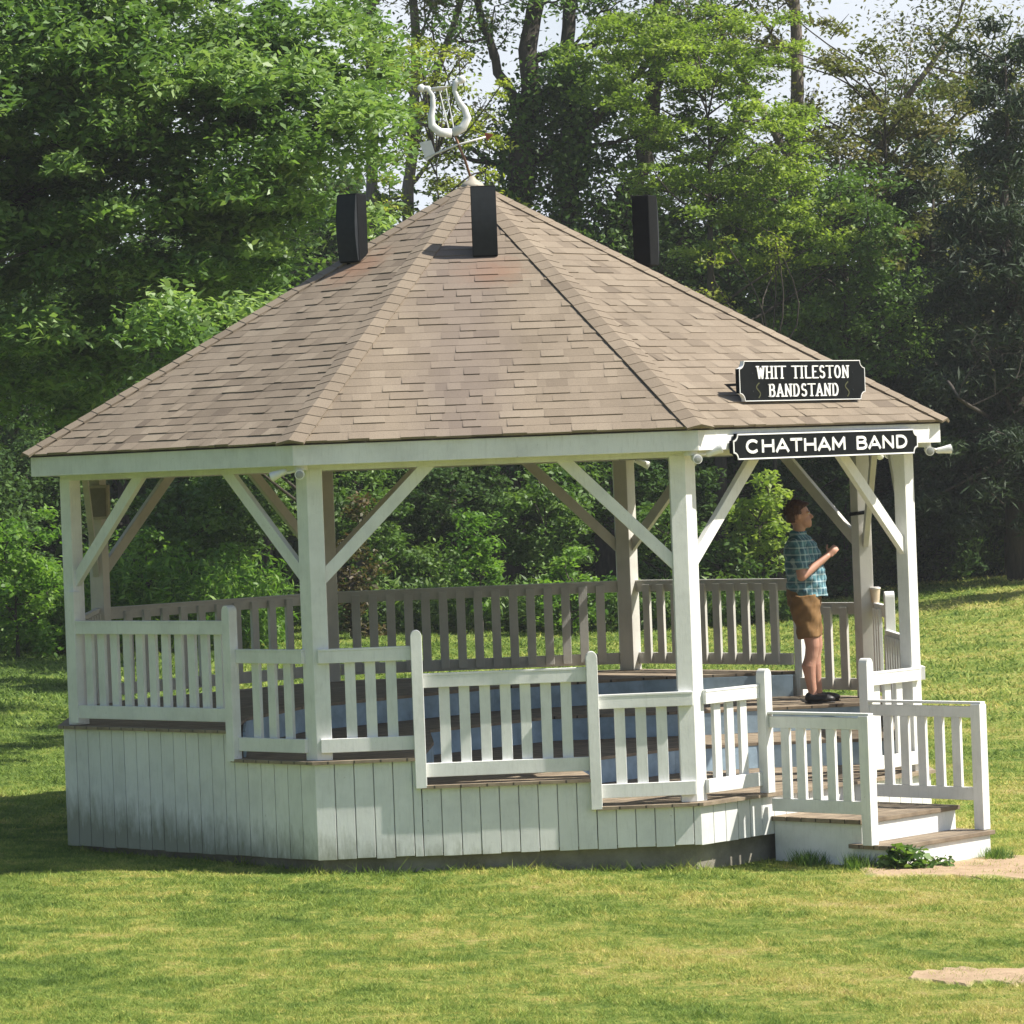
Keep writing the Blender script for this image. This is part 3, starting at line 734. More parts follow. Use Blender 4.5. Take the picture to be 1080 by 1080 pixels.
# ------------------------------------------------------------------ roof speakers
def roof_speaker(loc, facing, label, hgt=.60, wdt=.20, dep=.17, zroof=0):
    """box with a chamfered front, on a small bracket; facing = angle of the grille"""
    o = empty('roof_speaker', loc, facing, label=label, cat='loudspeaker', group='black loudspeakers on the roof')
    m = MB(); hw = wdt/2
    m.prism([(-dep*.55, -hw*.72), (dep*.35, -hw), (dep*.35, hw), (-dep*.55, hw*.72)], 0, hgt); m.build('cabinet', M['black'], o, bevel=.008)
    m = MB(); pts = [(dep*.352+.045*math.sin(PI*i/10), -hgt/2+.012+(hgt-.024)*i/10) for i in range(11)]
    # bowed grille: profile in local xz extruded across y
    poly = [(dep*.352, .012)]+[(dep*.352+.012+.030*math.sin(PI*i/12), .012+(hgt-.024)*i/12) for i in range(13)]+[(dep*.352, hgt-.012)]
    m.prism(poly[::-1], -hw*.94, hw*.94, org=V(0, 0, 0), ax=(V(1, 0, 0), V(0, 0, 1), V(0, 1, 0))); m.build('grille', M['grey'], o)
    m = MB(); m.tube([(-.02, 0, -.005), (-.02, 0, zroof)], .022, 10); m.abox(-.07, .04, -.05, .05, -.02, -.003); m.build('bracket', M['black'], o)
    return o
roof_speaker((.085, -1.16, 4.345), R(-89), 'black loudspeaker at the front of the roof just below the peak', .58, .21, .17, -.09)
roof_speaker((-1.005, -.62, 4.37), R(-150+28), 'black loudspeaker with a curved pale grille edge on the left slope of the roof', .57, .20, .20, -.09)
roof_speaker((1.46, .30, 4.30), R(70), 'black loudspeaker half hidden behind the right slope of the roof', .60, .21, .17, -.30)

# ------------------------------------------------------------------ weathervane
wv = empty('weathervane', (0, 0, Za)); tag(wv, 'white lyre shaped weathervane with an arrow on the peak of the roof', 'weathervane')
tl = V(-.16, 0, .30); 
m = MB(); m.tube([(0, 0, 0), (-.05, 0, .18), (-.13, 0, .40)], .012, 8); m.build('pole', M['brass'], wv, smooth=True)
m = MB(); m.tube([(-.40, .05, .22), (-.12, 0, .32), (.13, -.04, .375)], .009, 8)
m.build('arrow_shaft', M['metalwhite'], wv, smooth=True)
m = MB(); X = unit(V(.55, -.09, .16)); Y = unit(V(-.2, 0, 1)); Y = unit(Y-X*np.dot(X, Y)); Z = np.cross(X, Y)
m.prism([(-.03, -.065), (.06, -.04), (.06, .09), (-.04, .10)], -.006, .006, org=V(-.37, .045, .27), ax=(X, Y, Z)); m.build('arrow_tail', M['metalwhite'], wv, bevel=.002)
m = MB(); m.prism([(0, -.035), (.07, 0), (0, .035)], -.006, .006, org=V(.13, -.035, .375), ax=(X, Y, Z)); m.build('arrow_head', plain('rust_red', (.35, .09, .05), .6), wv, bevel=.002)
m = MB(); org = V(-.15, 0, .41); Y = unit(V(-.18, 0, 1)); X = unit(np.cross(Y, V(0, 1, 0))); 
lyreL = [(-.165, .43), (-.12, .425), (-.095, .36), (-.11, .27), (-.145, .19), (-.155, .11), (-.10, .04), (0, .012)]
def ribbon(m, pts, ws):
    pp = [org+X*p[0]+Y*p[1] for p in pts]; m.tube(pp, ws, 10, sq=(1, .55), ref=X)
ws = [.030, .026, .020, .023, .028, .034, .038, .040]
ribbon(m, lyreL, ws); ribbon(m, [(-p[0], p[1]) for p in lyreL], ws)
ribbon(m, [(-.13, .415), (0, .40), (.13, .415)], [.018]*3)
for sx in (-1, 1): m.ell(org+X*sx*.175+Y*.44, (.034, .022, .034))
lf = m.build('lyre_frame', M['metalwhite'], wv, smooth=True)
for sx in (-.03, .03):
    m = MB(); m.tube([org+X*sx+Y*.395, org+X*sx*.7+Y*.03], .0065, 6); m.build('lyre_string', M['metalwhite'], wv)

# ------------------------------------------------------------------ small fixtures
def floodlight(loc, h1, h2, label):
    o = empty('floodlight', loc, 0, label=label, cat='floodlight', group='white floodlights under the eaves')
    m = MB(); m.tube([(0, 0, .03), (0, 0, -.012)], [.05, .055], 16); m.build('mounting_plate', M['metalwhite'], o, smooth=False)
    for (off, dr) in (h1, h2):
        off = V(*off); dr = unit(dr)
        m = MB(); m.tube([(0, 0, 0), off*.55+V(0, 0, -.01), off-dr*.03], .011, 8); m.tube([off-dr*.06, off-dr*.045, off+dr*.0, off+dr*.055, off+dr*.07], [.013, .023, .028, .037, .037], 18)
        hd = m.build('lamp_head', M['metalwhite'], o, smooth=False)
        m = MB(); m.tube([off+dr*.0705, off+dr*.074, off+dr*.077], [.030, .028, .013], 18); m.build('lens', M['glass'], hd)
def cc(k, r=3.86, z=2.66): return tuple(C(k, r, z))
floodlight(cc(0, 3.85, 2.665), ((.0, -.06, -.035), (-.05, -1, -.15)), ((-.16, .03, -.03), (-.8, .2, -.3)), 'twin floodlight with one round lamp facing the camera at the front left corner post')
floodlight(cc(1, 3.85, 2.665), ((.03, -.06, -.035), (.25, -1, -.1)), ((.17, .02, .01), (.85, -.1, .35)), 'twin floodlight with one tilted lamp on the corner post left of the CHATHAM BAND sign')
floodlight(cc(2, 3.85, 2.665), ((.02, -.07, -.04), (.1, -1, -.1)), ((.15, .02, -.04), (1, -.05, .1)), 'twin floodlight with one lamp pointing right, under the right end of the band sign')
floodlight(cc(4, 3.85, 2.665), ((.13, .0, -.05), (.85, -.2, -.35)), ((-.08, .08, -.05), (-.3, 1, -.3)), 'small floodlight seen through the bandstand on the rear post')
floodlight(cc(3, 3.85, 2.665), ((.07, -.03, -.04), (.4, -.8, -.3)), ((.03, .12, -.05), (.3, 1, -.3)), 'floodlight under the rear right eave behind the entrance posts')
m = MB(); bx = C(6)*1.0; c = V(C(6)[0]+.11, C(6)[1]-.22, 2.45)
m.box(c, ((1, 0, 0), (0, 1, 0), (0, 0, 1)), (.10, .09, .15)); o = empty('box_speaker'); tag(o, 'beige box speaker mounted high on the rear left post inside the bandstand', 'loudspeaker'); m.build('cabinet', M['beige'], o, bevel=.008)
m = MB(); m.box(c-V(0, .093, 0), ((1, 0, 0), (0, 1, 0), (0, 0, 1)), (.08, .006, .125)); m.build('grille', plain('beige_grille', (.2, .18, .14), .8), o, bevel=.003)
m = MB(); m.box(c+V(0, .12, .02), ((1, 0, 0), (0, 1, 0), (0, 0, 1)), (.03, .05, .03)); m.build('bracket', M['grey'], o)
# cup on the rail by the rear right post
a, d, n = wall(2); cp_ = a+d*(SIDE-.13)+n*.012; zt = L2+HR+.001
m = MB(); m.tube([cp_+UP*zt, cp_+UP*(zt+.12)], [.034, .046], 20); o = empty('paper_cup'); tag(o, 'tan paper cup left on the railing beside the rear right post', 'cup'); m.build('cup_body', M['cup'], o)
m = MB(); m.tube([cp_+UP*(zt+.1205), cp_+UP*(zt+.135), cp_+UP*(zt+.139)], [.05, .048, .03], 20); m.build('lid', plain('cup_lid', (.75, .72, .66), .4), o)
# black strap round the rear right post
cpst = C(3); m = MB()
q = cpst-unit(cpst)*.07
ring = [q+V(.105*math.cos(t_), .105*math.sin(t_), 2.10+.012*math.cos(t_)) for t_ in np.linspace(0, 2*PI, 25)]
m.tube(ring, .014, 8, sq=(1.2, .8)); m.tube([q+V(.10, -.04, 2.1), q+V(.17, -.06, 2.12)], .012, 8); o = m.build('strap', M['black'])
tag(o, 'black strap wound round the rear right post behind the standing man', 'strap')

# ------------------------------------------------------------------ person
def person():
    o = empty('person', (2.83, 1.08, L2), R(-6)); tag(o, 'man in teal plaid shirt and brown shorts standing on the bandstand with hands raised', 'person')
    skin, nt, b = mat('skin'); nt.links.new(ramp(nt, noise(nt, 8, 4, .6), [(.3, (.43, .22, .15)), (.7, (.53, .29, .205))]), b.inputs['Base Color']); b.inputs['Roughness'].default_value = .5
    b.inputs['Subsurface Weight'].default_value = .1; b.inputs['Subsurface Scale'].default_value = .01
    m = MB()
    # legs: ankle, knee, hip
    for (y, kx, ax, hy) in ((-.115, .03, 0.00, -.09), (.105, .055, .045, .09)):
        m.tube([(ax-.005, y, .05), (ax-.005, y, .10), (ax-.018, y, .20), (ax-.032, y, .33), (kx-.035, y, .42), (kx-.022, y, .50), (kx-.03, y, .58), (-.02, hy, .75), (-.04, hy, .92)],
               [.041, .038, .047, .064, .058, .063, .068, .088, .10], 16)
        m.ell((ax+.05, y, .045), (.12, .04, .035))
    m.tube([(-.04, 0, .86), (-.035, 0, 1.0), (-.035, 0, 1.15), (-.055, 0, 1.32), (-.07, 0, 1.42), (-.075, 0, 1.47)], [.14, .155, .16, .15, .12, .07], 20, sq=(.95, 1.05), ref=(1, 0, 0))
    m.tube([(-.085, 0, 1.42), (-.08, 0, 1.49), (-.068, 0, 1.58)], [.068, .056, .056], 16)
    # head (profile to +x)
    m.ell((-.075, 0, 1.655), (.098, .076, .108)); m.ell((-.03, 0, 1.60), (.068, .058, .068)); m.ell((.012, 0, 1.563), (.028, .030, .024))
    m.capsule((.022, 0, 1.662), (.044, 0, 1.634), .010, .015); m.ell((.028, 0, 1.592), (.014, .022, .007)); m.ell((.027, 0, 1.581), (.014, .02, .007))
    m.ell((.008, .03, 1.677), (.022, .022, .011)); m.ell((.008, -.03, 1.677), (.022, .022, .011))
    for s in (-1, 1): m.ell((-.075, s*.078, 1.64), (.017, .009, .030))
    # arms, forearms raised, hands meeting before the chest
    hands = {}
    for s in (-1, 1):
        sh = V(-.09, s*.185, 1.40); el = V(-.06 if s < 0 else -.02, s*.235, 1.12); wr = V(.165, s*.075, 1.285)
        m.capsule(sh, el, .056, .043, 14); m.capsule(el, wr, .045, .029, 14)
        hp = wr+V(.052, -s*.022, .045); d = unit(hp-wr)
        m.capsule(wr+d*.02, wr+d*.075, .027, .034, 12, sq=(.62, 1.15), ref=(0, 1, 0))
        base = wr+d*.085
        lat = unit(np.cross(d, V(0, s, .2)))
        for i, (ln, off) in enumerate(((.030, -.027), (.036, -.009), (.034, .009), (.027, .026))):
            p0 = base+lat*off; p1 = p0+d*ln*.7+V(.004, -s*.012, .004); p2 = p1+V(-.006, -s*.026, -.002); p3 = p2+V(-.018, -s*.010, -.008)
            m.capsule(p0-d*.015, p1, .0098, .0090, 8); m.capsule(p1, p2, .0090, .0083, 8); m.capsule(p2, p3, .0083, .0072, 8)
        t0 = wr+d*.035+lat*.026; t1 = t0+V(-.010, -s*.020, .030); t2 = t1+V(.006, -s*.012, .026)
        m.capsule(t0, t1, .0125, .0105, 8); m.capsule(t1, t2, .0105, .0085, 8)
    body = m.build('body', skin, o); remesh(body, .006, 3)
    # hair
    hairm = plain('reddish_brown_hair', (.085, .032, .016), .6, nz=.3, scale=60)
    m = MB(); m.ell((-.088, 0, 1.685), (.103, .084, .098)); m.ell((-.118, 0, 1.635), (.072, .078, .085)); m.ell((-.03, 0, 1.742), (.062, .064, .030)); m.ell((-.075, .074, 1.672), (.022, .012, .035)); m.ell((-.075, -.074, 1.672), (.022, .012, .035))
    for i in range(60):
        a_ = random.uniform(0, 2*PI); e_ = random.uniform(.2, 1.4); p = V(-.09+.098*math.cos(a_)*math.cos(e_)*.95, .08*math.sin(a_)*math.cos(e_), 1.69+.092*math.sin(e_))
        if p[0] > -.02 and p[2] < 1.74: continue
        m.ell(p, (.016, .014, .011), 8, 6)
    h = m.build('hair', hairm, o); remesh(h, .006, 1)
    # carve the face free: drop hair faces in front of the hairline
    import bmesh
    bm = bmesh.new(); bm.from_mesh(h.data)
    kill = [v for v in bm.verts if (v.co.x > -.045 + max(0, (v.co.z-1.70))*1.6 and v.co.z < 1.745) or v.co.z < 1.585 or (abs(v.co.y) > .06 and v.co.z < 1.655 and v.co.x > -.10)]
    bmesh.ops.delete(bm, geom=kill, context='VERTS'); bm.to_mesh(h.data); bm.free()
    hs = MB()
    for i in range(420):       # loose strands over the cap of hair
        a_ = random.uniform(0, 2*PI); e_ = random.uniform(-.25, 1.5); p = V(-.092+.100*math.cos(a_)*math.cos(e_), .083*math.sin(a_)*math.cos(e_), 1.682+.098*math.sin(e_))
        if p[0] > -.035 and p[2] < 1.735: continue
        if p[2] < 1.60: continue
        t_ = unit(V(random.gauss(-.5, .5), random.gauss(0, .5), random.gauss(-.5, .4))); L_ = random.uniform(.02, .038); o_n = unit(p-V(-.09, 0, 1.68))
        hs.tube([p-o_n*.004, p+t_*L_*.5+o_n*.006, p+t_*L_+o_n*.003], [.0028, .0022, .0006], 4, cap=False)
    hs.build('hair_strands', hairm, h)
    # eyes, brows
    dk = plain('eye_dark', (.02, .012, .01), .3)
    for s in (-1, 1):
        m = MB(); m.ell((.0165, s*.032, 1.664), (.010, .011, .006), 10, 8); e = m.build('eye', plain('eye_white', (.6, .57, .53), .3), o, smooth=True)
        m = MB(); m.ell((.0255, s*.031, 1.664), (.003, .005, .005), 8, 6); m.build('iris', dk, e, smooth=True)
        m = MB(); m.capsule((.026, s*.018, 1.684), (.016, s*.050, 1.683), .0045, .003, 8); m.build('eyebrow', hairm, o, smooth=True)
    # shirt: torso loft with a square hem, collar and two short sleeves
    sm, nt, b = mat('teal_plaid')
    tc = nt.nodes.new('ShaderNodeTexCoord'); sp_ = nt.nodes.new('ShaderNodeSeparateXYZ'); nt.links.new(tc.outputs['Object'], sp_.inputs[0])
    def stripe(src, per, lo, ph=0):
        f = mth(nt, 'FRACT', mth(nt, 'MULTIPLY_ADD', src, 1/per, 50+ph)); return mth(nt, 'LESS_THAN', f, lo)
    hx = mth(nt, 'ADD', sp_.outputs[0], mth(nt, 'MULTIPLY', sp_.outputs[1], .9)); z_ = sp_.outputs[2]
    c = mixc(nt, mth(nt, 'MULTIPLY', stripe(hx, .075, .42), .55), (.085, .22, .26), (.03, .085, .13))
    c = mixc(nt, mth(nt, 'MULTIPLY', stripe(z_, .075, .42), .55), c, (.03, .085, .13))
    c = mixc(nt, mth(nt, 'MULTIPLY', stripe(hx, .06, .2, .3), .45), c, (.50, .62, .62)); c = mixc(nt, mth(nt, 'MULTIPLY', stripe(z_, .06, .2, .3), .45), c, (.50, .62, .62))
    nt.links.new(c, b.inputs['Base Color']); b.inputs['Roughness'].default_value = .85
    bump(nt, b, noise(nt, 14, 4, .6), .5, .03)
    m = MB()
    m.tube([(-.02, 0, .925), (-.022, 0, .96), (-.028, 0, 1.05), (-.03, 0, 1.15), (-.05, 0, 1.27), (-.07, 0, 1.38), (-.082, 0, 1.45), (-.085, 0, 1.49)], [.182, .180, .178, .178, .170, .152, .106, .072], 28, sq=(.98, 1.03), ref=(1, 0, 0))
    for s in (-1, 1):
        sh = V(-.09, s*.178, 1.402); el = V(-.06 if s < 0 else -.02, s*.235, 1.12); e2 = sh+(el-sh)*.80
        m.tube([sh-V(0, s*.05, -.02), sh, sh+(el-sh)*.35, e2], [.072, .083, .078, .079], 18)
    m.tube([(-.085, 0, 1.46), (-.078, 0, 1.515)], [.078, .070], 18)
    sh_ = m.build('shirt', sm, o); remesh(sh_, .008, 2)
    for v in sh_.data.vertices:      # soft cloth folds
        k = .005*math.sin(v.co.z*38+v.co.x*26+v.co.y*17)+.004*math.sin(v.co.z*71-v.co.x*45)
        v.co += v.normal*k
    # shorts
    m = MB(); m.tube([(-.045, 0, .80), (-.05, 0, .88), (-.05, 0, .95), (-.045, 0, 1.02)], [.10, .150, .166, .155], 24, sq=(.98, 1.02), ref=(1, 0, 0))
    for (y, kx) in ((-.095, .0), (.09, .03)): m.tube([(-.05, y, .95), (-.045+kx*.3, y, .86), (-.045+kx*.5, y, .78), (kx*.7-.030, y*1.05, .68), (kx-.022, y*1.1, .575)], [.125, .130, .122, .104, .098], 20)
    sh2 = m.build('shorts', plain('brown_cotton', (.23, .125, .042), .85, nz=.12, scale=9), o); remesh(sh2, .008, 2)
    for v in sh2.data.vertices: v.co += v.normal*(.005*math.sin(v.co.z*33+v.co.x*40)+.004*math.sin(v.co.x*60-v.co.z*50+v.co.y*30))
    shoem = plain('black_shoe', (.018, .017, .018), .45); solem = plain('shoe_sole', (.05, .045, .045), .7)
    for (y, ax) in ((-.115, 0), (.105, .045)):
        m = MB(); m.ell((ax+.055, y, .040), (.135, .047, .042)); m.ell((ax-.015, y, .058), (.060, .045, .048)); m.ell((ax+.12, y, .035), (.07, .048, .036))
        s_ = m.build('shoe', shoem, o); remesh(s_, .007, 1)
        for v in s_.data.vertices: v.co.z = max(v.co.z, .012)
        m = MB(); m.tube([(ax-.072, y, .008), (ax-.03, y, .008), (ax+.06, y, .008), (ax+.15, y, .008), (ax+.19, y, .008)], [.028, .044, .046, .048, .025], 12, sq=(.16, 1), ref=(0, 0, 1)); m.build('sole', solem, s_)
person()

# ------------------------------------------------------------------ vegetation
def leaf_polys(Cn, size, bias, aspect=.5, out=None):
    """Cn (N,3) leaf centres -> (N,4,3) folded-rhombus leaves; bias pulls the leaf normal upwards"""
    N = len(Cn); n = rng.standard_normal((N, 3)); n[:, 2] = np.abs(n[:, 2])+bias
    n /= np.linalg.norm(n, axis=1)[:, None]
    t = rng.standard_normal((N, 3)); t[:, 2] -= .35
    t -= n*(t*n).sum(1)[:, None]; t /= np.linalg.norm(t, axis=1)[:, None]; s = np.cross(n, t)
    L = (size*rng.uniform(.6, 1.25, N))[:, None]; W = L*aspect*.5
    a = Cn-t*L*.5; b_ = Cn+t*L*.5
    return np.stack([a, Cn+s*W+n*W*.35, b_, Cn-s*W+n*W*.35], 1)

def spray(P, rad, nper, flat=.5, droop=0., shell=.5):
    """leaf centres in flattened ellipsoid clumps at P"""
    M_ = len(P); rad = np.broadcast_to(rad, (M_,)); idx = np.repeat(np.arange(M_), nper)
    d = rng.standard_normal((len(idx), 3)); d /= np.linalg.norm(d, axis=1)[:, None]
    r_ = rng.uniform(0, 1, len(idx))**(shell)
    q = d*r_[:, None]*rad[idx][:, None]; q[:, 2] *= flat
    q[:, 2] -= droop*(q[:, 0]**2+q[:, 1]**2)/rad[idx]
    return P[idx]+q, idx

def limbs(m, base, targets, r0, wig=.12, seed=0, n=5, rend=.012):
    for t in targets:
        L = np.linalg.norm(t-base); ts = np.linspace(0, 1, n+1)
        off = rng.standard_normal(3)*L*wig
        pts = [base+(t-base)*q+off*math.sin(PI*q)+V(0, 0, L*.08*math.sin(PI*q)) for q in ts]
        m.tube(pts, [r0*(1-q)**1.1+rend for q in ts], 6, cap=False)

def tree(label, x, y, trunk_h, lobes, mat_, leaf=.12, clump=.55, dens=1., nper=110, flat=.5, droop=.12, bias=.7, trunk_r=.18,
         lean=(0, 0), name='broadleaf_tree', cat='tree', group='trees round the lawn', barkm='bark', aspect=.5, twig=True, shell=.55, nlimb=26):
    zb = float(gz(x, y)); o = empty(name, (x, y, zb)); tag(o, label, cat, group)
    C_, Rr = [], []
    for (lx, ly, lz, rx, ry, rz) in lobes:          # absolute world coordinates
        vol = rx*ry*rz*4.19; k = max(4, int(dens*vol/(clump**3*2.2)))
        d = rng.standard_normal((k, 3)); d /= np.linalg.norm(d, axis=1)[:, None]
        r_ = rng.uniform(.12, 1, k)**.45
        p = V(lx, ly, lz)+d*r_[:, None]*V(rx, ry, rz)*(1+.12*rng.standard_normal((k, 1)))
        C_.append(p)
    P = np.concatenate(C_); P = P[P[:, 2] > zb+.1]
    rad = clump*rng.uniform(.55, 1.35, len(P))
    pts, idx = spray(P, rad, nper, flat, droop, shell)
    keep = pts[:, 2] > zb+.02; pts, idx = pts[keep], idx[keep]
    cl = rng.uniform(0, 1, len(P)); rnd = np.clip(.55*cl[idx]+.45*rng.uniform(0, 1, len(idx)), 0, 1)
    L = leaf_polys(pts, leaf, bias, aspect); L -= V(x, y, zb)
    quads_mesh('crown', L, 4, M[mat_], o, rnd)
    m = MB(); top = V(lean[0], lean[1], trunk_h)
    n = 7; tp = [top*(i/n)+V(.08*math.sin(i*1.7+x), .08*math.cos(i*2.1+y), 0)*(i > 0)*trunk_r*4 for i in range(n+1)]
    tp[0] = tp[0]-V(0, 0, .2)
    m.tube(tp, [trunk_r*(1.25 if i == 0 else max(.04, 1-.98*(i/n)**1.3)) for i in range(n+1)], 10)
    okk = np.where(np.abs(P[:, 1]-y) < 3.2)[0]; k = min(nlimb, len(okk)); sel = rng.choice(okk, k, replace=False)
    for s_ in sel:
        t = P[s_]-V(x, y, zb); h = min(max(.25, (t[2]-np.hypot(t[0], t[1])*.6)/trunk_h), .98); j = h*n; i0 = int(j); b_ = tp[i0]+(tp[min(i0+1, n)]-tp[i0])*(j-i0)
        limbs(m, b_, [t], trunk_r*.32*(1.1-h), n=5)
    if twig:
        for s_ in rng.choice(len(P), min(len(P), 90), replace=False):
            p = P[s_]-V(x, y, zb); dd = unit(rng.standard_normal(3))*rad[s_]*1.1
            m.tube([p-dd*.6, p+dd*.1+V(0, 0, .04), p+dd*.8], [.012, .009, .004], 5, cap=False)
    m.build('trunk', M[barkm], o, smooth=True)
    return o

def branching(label, x, y, stems, mat_, leafn, leaf=.1, depth=4, spread=.55, ratio=.72, name='branching_tree', barkm='bark', tipr=.5, cat='tree', group='trees round the lawn', leafrad=.3, lvl=2):
    """tree grown by forking; stems = list of (points, r0, r1) in world coords; leaves sit round the twigs"""
    zb = float(gz(x, y)); o = empty(name, (x, y, zb)); tag(o, label, cat, group); O = V(x, y, zb)
    m = MB(); tips = []
    def grow(p, d, L, r_, dep):
        k = 4; pts = [p]; dd = d
        for i in range(k):
            dd = unit(dd+rng.standard_normal(3)*.16+V(0, 0, .04)); pts.append(pts[-1]+dd*L/k)
        m.tube([q-O for q in pts], [r_*(1-.45*i/k) for i in range(k+1)], 6 if dep > 1 else 4, cap=False)
        if dep <= lvl: tips.extend(pts[1:])
        if dep == 0: return
        for j in range(rng.integers(2, 4)):
            nd_ = unit(dd+rng.standard_normal(3)*spread); grow(pts[-1], nd_, L*ratio*rng.uniform(.8, 1.15), r_*.52, dep-1)
        if dep > 1:
            nd_ = unit(dd+rng.standard_normal(3)*spread*1.4); grow(pts[2], nd_, L*ratio*.8, r_*.4, dep-1)
    for (pts, r0_, r1_, sub) in stems:
        pts = [V(*p) for p in pts]; n = len(pts)
        f = []
        for i in range(n-1):                       # resample with wobble
            for q in range(4): f.append(pts[i]+(pts[i+1]-pts[i])*q/4+rng.standard_normal(3)*r0_*.22)
        f.append(pts[-1]); rs = [r0_+(r1_-r0_)*i/(len(f)-1) for i in range(len(f))]
        m.tube([q-O for q in f], rs, 10)
        if sub:
            for i in range(sub):
                j = int(len(f)*(.35+.65*i/sub)); j = min(j, len(f)-2); d = unit(f[j+1]-f[j]); nd_ = unit(d*.6+rng.standard_normal(3)*.8+V(0, 0, .15))
                grow(f[j], nd_, .9*(1-.4*i/sub)*tipr*2, rs[j]*.45, depth-1)
            grow(f[-1], unit(f[-1]-f[-2]), 1.0*tipr*2, rs[-1], depth)
    m.build('trunk', M[barkm], o, smooth=True)
    T = np.array(tips); idx = rng.integers(0, len(T), leafn); d = rng.standard_normal((leafn, 3))*leafrad*np.array([1, 1, .6]); pts = T[idx]+d
    cl = rng.uniform(0, 1, len(T)); rnd = np.clip(.45*cl[idx]+.55*rng.uniform(0, 1, leafn), 0, 1)
    quads_mesh('crown', leaf_polys(pts-O, leaf, .6), 4, M[mat_], o, rnd)
    return o

# picture column/row -> world at depth y (only to lay the planting out as surveyed)
def at(u, v, y):
    d = fwd*F+rt*(u-540)-up*(v-540); t = (y-cy)/d[1]; p = V(0, cy, cz)+d*t; return p
def lobe(u, v, y, ru, rv, ry=None):
    p = at(u, v, y); s = F/(y-cy); return (p[0], p[1], p[2], ru/s, (ry if ry else ru/s*.8), rv/s)

# big leafy tree left, trunk just beyond the picture edge
YB = 13
tree('big leafy tree with glossy deep green foliage filling the upper left behind the roof', -8.2, YB, 8.5,
     [lobe(-40, 120, YB, 230, 190, 3.0), lobe(150, 60, YB, 210, 130, 2.4), lobe(290, 110, YB-.5, 110, 90, 1.7), lobe(60, 300, YB, 150, 110, 2.4), lobe(240, 230, YB, 110, 90, 1.8), lobe(0, 400, YB+.5, 110, 80, 1.8), lobe(355, 150, YB, 75, 70, 1.2), lobe(150, 380, YB+.5, 90, 60, 1.4), lobe(330, 30, YB+1, 110, 60, 1.5), lobe(150, 200, YB+1.5, 200, 150, 1.5),
      lobe(260, 330, 9, 110, 45, 1.6), lobe(325, 400, 8, 65, 34, 1.4), lobe(360, 390, 10, 60, 34, 1.2), lobe(355, 385, 12.5, 65, 36, 1.2)],
     'oak', leaf=.135, clump=.55, dens=1.05, nper=300, flat=.40, droop=.42, nlimb=9, twig=False, bias=.9, trunk_r=.38, shell=.75, aspect=.42)
# yellow-green sapling left of the weathervane
tree('slender yellow green tree behind the weathervane beside the big leafy tree', at(455, 0, 33)[0], 33, 8.2,
     [lobe(440, 110, 33, 70, 80, 1.), lobe(500, 120, 33, 40, 50, .8), lobe(420, 190, 33, 45, 45, .8), lobe(480, 200, 33, 50, 35, .8), lobe(400, 60, 33, 45, 40, .8), lobe(520, 215, 33, 45, 37, .8)],
     'yellow', leaf=.10, clump=.32, dens=.5, nper=70, trunk_r=.10, flat=.5, droop=.2)
# twin dark trunks behind the roof peak
def AT(u, v, y): return tuple(at(u, v, y))
branching('tall tree with two dark ivy covered trunks rising behind the peak of the roof', at(545, 0, 37)[0], 37,
     [([AT(540, 675, 37), AT(540, 400, 37), AT(548, 190, 37), AT(560, 90, 37), AT(572, -60, 37)], .37, .13, 4),
      ([AT(552, 170, 37), AT(610, 150, 37), AT(640, 110, 37), AT(690, 60, 37)], 0.146, 0.056, 3),
      ([AT(548, 120, 37), AT(520, 60, 37), AT(500, -20, 37)], 0.112, 0.056, 3),
      ([AT(566, 60, 37), AT(610, 50, 37), AT(655, 42, 37)], 0.090, 0.045, 2)],
     'mid', 9000, leaf=.13, depth=3, tipr=.5, leafrad=.28)
branching('leaning dark trunk with a pale broken limb right of the weathervane', at(660, 0, 37)[0], 37,
     [([AT(640, 675, 37), AT(645, 400, 37), AT(650, 265, 37), AT(672, 190, 37), AT(690, 110, 37), AT(705, -40, 37)], 0.269, 0.123, 3),
      ([AT(664, 215, 37), AT(690, 196, 36.8), AT(730, 205, 36.5), AT(775, 240, 36.3)], .08, .03, 1)],
     'mid', 5000, leaf=.13, depth=3, tipr=.45, leafrad=.28)
branching('straight ivy clad trunk between the two dark trunks behind the roof peak', at(600, 0, 37)[0], 37,
     [([AT(603, 675, 37), AT(600, 400, 37), AT(600, 200, 37), AT(598, 60, 37), AT(602, -50, 37)], 0.190, 0.112, 4)],
     'mid', 8000, leaf=.13, depth=3, tipr=.45, leafrad=.28)
# ivy on those trunks
def ivy():
    o = empty('ivy', (at(600, 0, 37)[0], 37, float(gz(.5, 37)))); tag(o, 'dark ivy climbing the tall trunks behind the roof peak', 'ivy'); O = V(*o.location)
    L = []
    for (pts, r_, n) in (([AT(600, 420, 37), AT(600, 200, 37), AT(600, 80, 37)], .33, 9000), ([AT(540, 300, 37), AT(547, 190, 37), AT(558, 100, 37)], .37, 5000), ([AT(648, 300, 37), AT(668, 205, 37)], .37, 2500)):
        P = np.array(pts); t = rng.uniform(0, len(P)-1.001, n); i = t.astype(int); p = P[i]+(P[i+1]-P[i])*(t-i)[:, None]
        L.append(p+rng.standard_normal((n, 3))*V(r_, r_, .2)*.75)
    L = np.concatenate(L); quads_mesh('ivy_leaves', leaf_polys(L-O, .11, .3, .8), 4, M['mid'], o, rng.uniform(0, .8, len(L)))
ivy()
